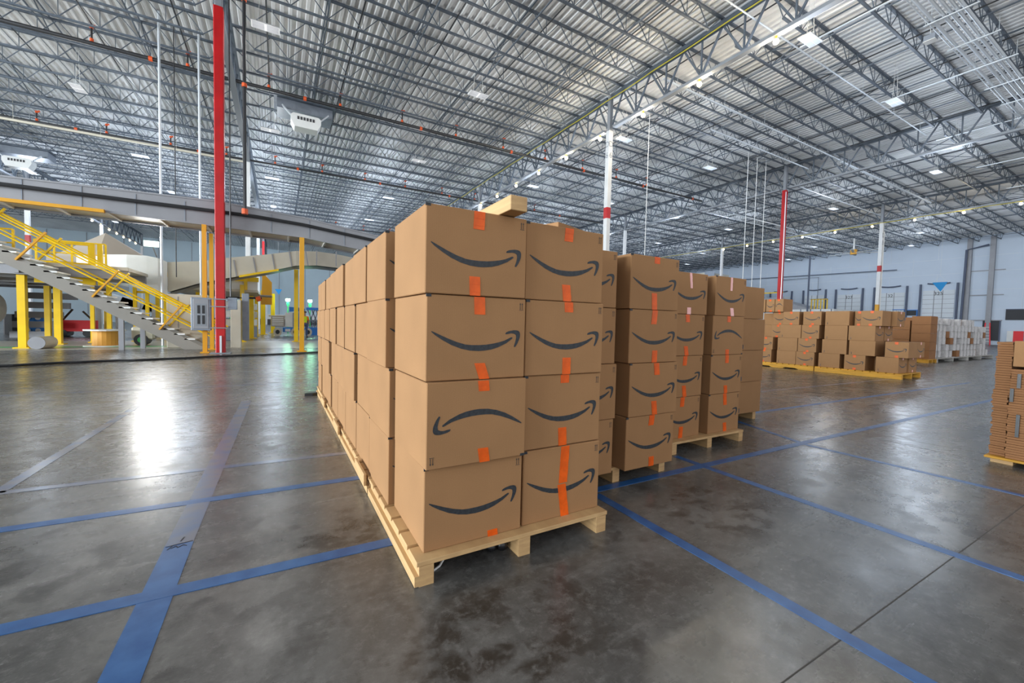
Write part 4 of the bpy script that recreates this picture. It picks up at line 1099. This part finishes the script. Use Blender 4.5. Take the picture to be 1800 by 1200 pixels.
# blue boom lift
t = empty('boom_lift', (.35, 33.6, 0), 0, 'blue and grey boom lift parked left of the nearest carton row', 'lift'); t.scale = (.72, .8, .85)
MB().box(-.1, 2.2, -.7, .7, .35, .72, .03).build('chassis', M['blueb'], t)
u = MB().box(.1, .55, -.72, -.7, .4, .62).box(1.35, 1.75, -.72, -.7, .42, .6); u.build('chassis_decal', M['offw'], t)
for x in (-.55, .95, 2.1):
    wh = MB().tube([(x, -.85, .36), (x, -.55, .36)], .36, 16).build('wheel', M['beige'], t)
    MB().tube([(x, -.87, .36), (x, -.84, .36)], .18, 12).build('hub', M['black'], wh)
rb = MB().box(-1.1, .05, -.7, .5, .8, 1.65, .02).build('radiator_box', M['hopper'], t)
u = MB()
for k in range(5): u.box(-1.0, -.05, -.72, -.7, .9+k*.15, .97+k*.15)
u.build('radiator_slat', M['paper'], rb)
MB().box(-1.3, .1, -.5, .3, 1.6, 1.72).build('top_tray', M['beige'], t)
MB().prism([(.1, .8), (.95, .8), (1.1, 1.2), (1.0, 1.75), (.75, 2.0), (.1, 1.95)], -.7, .4).build('engine_cover', M['offw'], t)
MB().prism([(.75, .8), (1.15, .8), (1.2, 1.5), (.95, 1.95), (.75, 2.0)], -.74, -.69).build('cover_panel', M['cabg'], t)
MB().prism([(1.2, .75), (1.75, .75), (1.85, 2.35), (1.3, 2.35)], -.6, .2).build('boom_base', M['blueb'], t)
MB().prism([(.45, 2.05), (.45, 2.45), (1.75, 2.4), (1.75, 2.15)], -.6, .1).build('boom_arm', M['blueb'], t)
u = MB()
for z in (1.0, 1.35, 1.7): u.box(1.4, 1.65, -.63, -.6, z, z+.2)
u.build('boom_slot', M['dark'], t)
t = empty('blue_scissor_frame', (2.2, 36, 0), 0, 'blue machine frame partly hidden behind the standing worker', 'machine')
u = MB()
for k in range(5): u.bar((-.2+k*.3, 0, .6), (.3+k*.3, 0, 2.0), .08).bar((.3+k*.3, 0, .6), (-.2+k*.3, 0, 2.0), .08)
u.build('scissor_arm', M['cabg'], t)
MB().box(-.3, 1.6, -.3, .3, 1.95, 2.15).build('top_platform', M['blueb'], t)
MB().box(-.3, 1.6, -.3, .3, 0, .6).build('base_frame', M['blueb'], t)

# ---- person in hi-vis
def person(loc, rz, lb, h=1.75, pants='jeans', vest=True):
    t = empty('person', loc, rz, lb, 'person')
    import bmesh
    def skinned(name, verts, edges, radii, m, lev=2):
        me = bpy.data.meshes.new(name); me.from_pydata(verts, edges, []); o = link(name, me, t)
        me.materials.append(m)
        sk = o.modifiers.new('Skin', 'SKIN'); 
        for v_, r_ in zip(me.skin_vertices[0].data, radii): v_.radius = r_
        me.skin_vertices[0].data[0].use_root = True
        o.modifiers.new('Sub', 'SUBSURF').levels = lev; o.modifiers['Sub'].render_levels = lev
        return o
    V = [(0, 0, .95), (0, 0, 1.15), (0, .01, 1.36), (0, 0, 1.46), (0, -.01, 1.54), (0, -.02, 1.63), (0, -.02, 1.71),
         (.10, 0, .9), (.11, -.03, .50), (.12, .03, .09), (.13, -.11, .04),
         (-.10, 0, .9), (-.11, .04, .50), (-.12, .08, .09), (-.13, -.04, .04),
         (.19, .01, 1.38), (.24, .03, 1.12), (.24, -.12, .93), (.24, -.17, .86),
         (-.19, .01, 1.38), (-.25, .03, 1.12), (-.25, -.1, .92), (-.25, -.15, .85)]
    E_ = [(0, 1), (1, 2), (2, 3), (3, 4), (4, 5), (5, 6), (0, 7), (7, 8), (8, 9), (9, 10), (0, 11), (11, 12), (12, 13), (13, 14), (2, 15), (15, 16), (16, 17), (17, 18), (2, 19), (19, 20), (20, 21), (21, 22)]
    R_ = [(.14, .11), (.13, .10), (.15, .10), (.07, .06), (.055, .055), (.085, .095), (.07, .08), (.09, .09), (.062, .062), (.042, .042), (.045, .035),
          (.09, .09), (.062, .062), (.042, .042), (.045, .035), (.06, .055), (.045, .045), (.034, .034), (.03, .02), (.06, .055), (.045, .045), (.034, .034), (.03, .02)]
    skinned('body', V, E_, R_, M['skin'])
    LV = [(0, 0, .97), (.10, 0, .88), (.11, -.03, .50), (.12, .03, .10), (-.10, 0, .88), (-.11, .04, .50), (-.12, .08, .10)]
    skinned('trousers', LV, [(0, 1), (1, 2), (2, 3), (0, 4), (4, 5), (5, 6)], [(.155, .125), (.105, .105), (.08, .08), (.07, .07), (.105, .105), (.08, .08), (.07, .07)], M[pants])
    TV = [(0, 0, 1.0), (0, 0, 1.18), (0, .01, 1.36), (0, 0, 1.45), (.19, .01, 1.38), (.24, .03, 1.14), (-.19, .01, 1.38), (-.25, .03, 1.14)]
    skinned('vest', TV, [(0, 1), (1, 2), (2, 3), (2, 4), (4, 5), (2, 6), (6, 7)], [(.175, .14), (.165, .13), (.18, .13), (.09, .08), (.085, .08), (.065, .065), (.085, .08), (.065, .065)], M['hio'])
    MB().box(-.10, .10, -.155, -.135, 1.02, 1.42, .008).box(-.10, .10, .135, .16, 1.02, 1.42, .008).build('vest_panel', M['hiv'], t)
    MB().tube([(0, -.02, 1.68), (0, -.02, 1.71), (0, -.02, 1.76), (0, -.02, 1.80)], [.115, .118, .10, .03], 14).build('cap', M['hat'], t, smooth=True)
    u = MB()
    for sx, yy in ((.13, -.05), (-.13, .02)): u.box(sx-.05, sx+.05, yy-.13, yy+.12, 0, .1, .02)
    u.build('shoes', M['black'], t)
    return t
person((1.55, 31.0, 0), .15, 'person in orange and yellow safety vest and blue jeans, seen from behind')
tt = person((-3.1, 38.5, 0), 2.2, 'person in green safety top working under the platform right of the red column')
for c_ in tt.children:
    if c_.name.startswith('vest'): c_.data = c_.data.copy(); c_.data.materials[0] = M['green']

# ---- office / mezzanine building at the right rear
t = empty('rear_mezzanine', (0, 0, 0), 0, 'white low mezzanine with grey sloped roof behind the far stack', 'mezzanine')
MB().box(60, 66, 24.5, 33.5, 2.6, 4.0).build('white_skirt', M['offw'], t)
u = MB()
for k in range(8): u.box(59.96, 60, 24.7+k*1.15, 24.78+k*1.15, 2.6, 4.0)
u.build('skirt_joint', M['bumper'], t)
MB().prism([(27, 4.0), (33.4, 4.0), (33.4, 5.9)], 60.5, 65, 'yz').build('sloped_roof', M['greym'], t)
u = MB()
for k in range(6): u.box(60, 60.1, 25.2+k*.35, 25.3+k*.35, 4.0, 5.3)
u.box(60, 60.1, 25.2, 27.1, 5.2, 5.3).box(60, 60.1, 30.5, 33.5, 5.3, 5.45).box(60, 60.1, 30.5, 33.5, 6.3, 6.45)
u.build('yellow_rail', M['yellow'], t)
for y in (25, 29, 33): MB().box(61, 61.4, y, y+.4, 0, 2.6).build('leg', M['offw'], t)
t = empty('rear_office', (60, 42.2, 0), 0, 'cream and grey block structure peeping over the third row', 'building')
MB().box(0, 6, 0, 4.2, 0, 10.2).build('office_wall', M['beige'], t)
MB().box(-.06, 0, -1.4, .3, 0, 10.3).build('office_side', M['cabg'], t)
t = empty('rear_cabinet_row', (60, 33.8, 0), 0, 'row of tall blue-grey cabinets above the third and fourth rows', 'cabinet row')
for k in range(4): MB().box(0, 1.2, k*1.35, k*1.35+1.15, 0, 7.2-.0*k).build('cabinet', M['cabg' if k % 2 else 'wallf'], t)
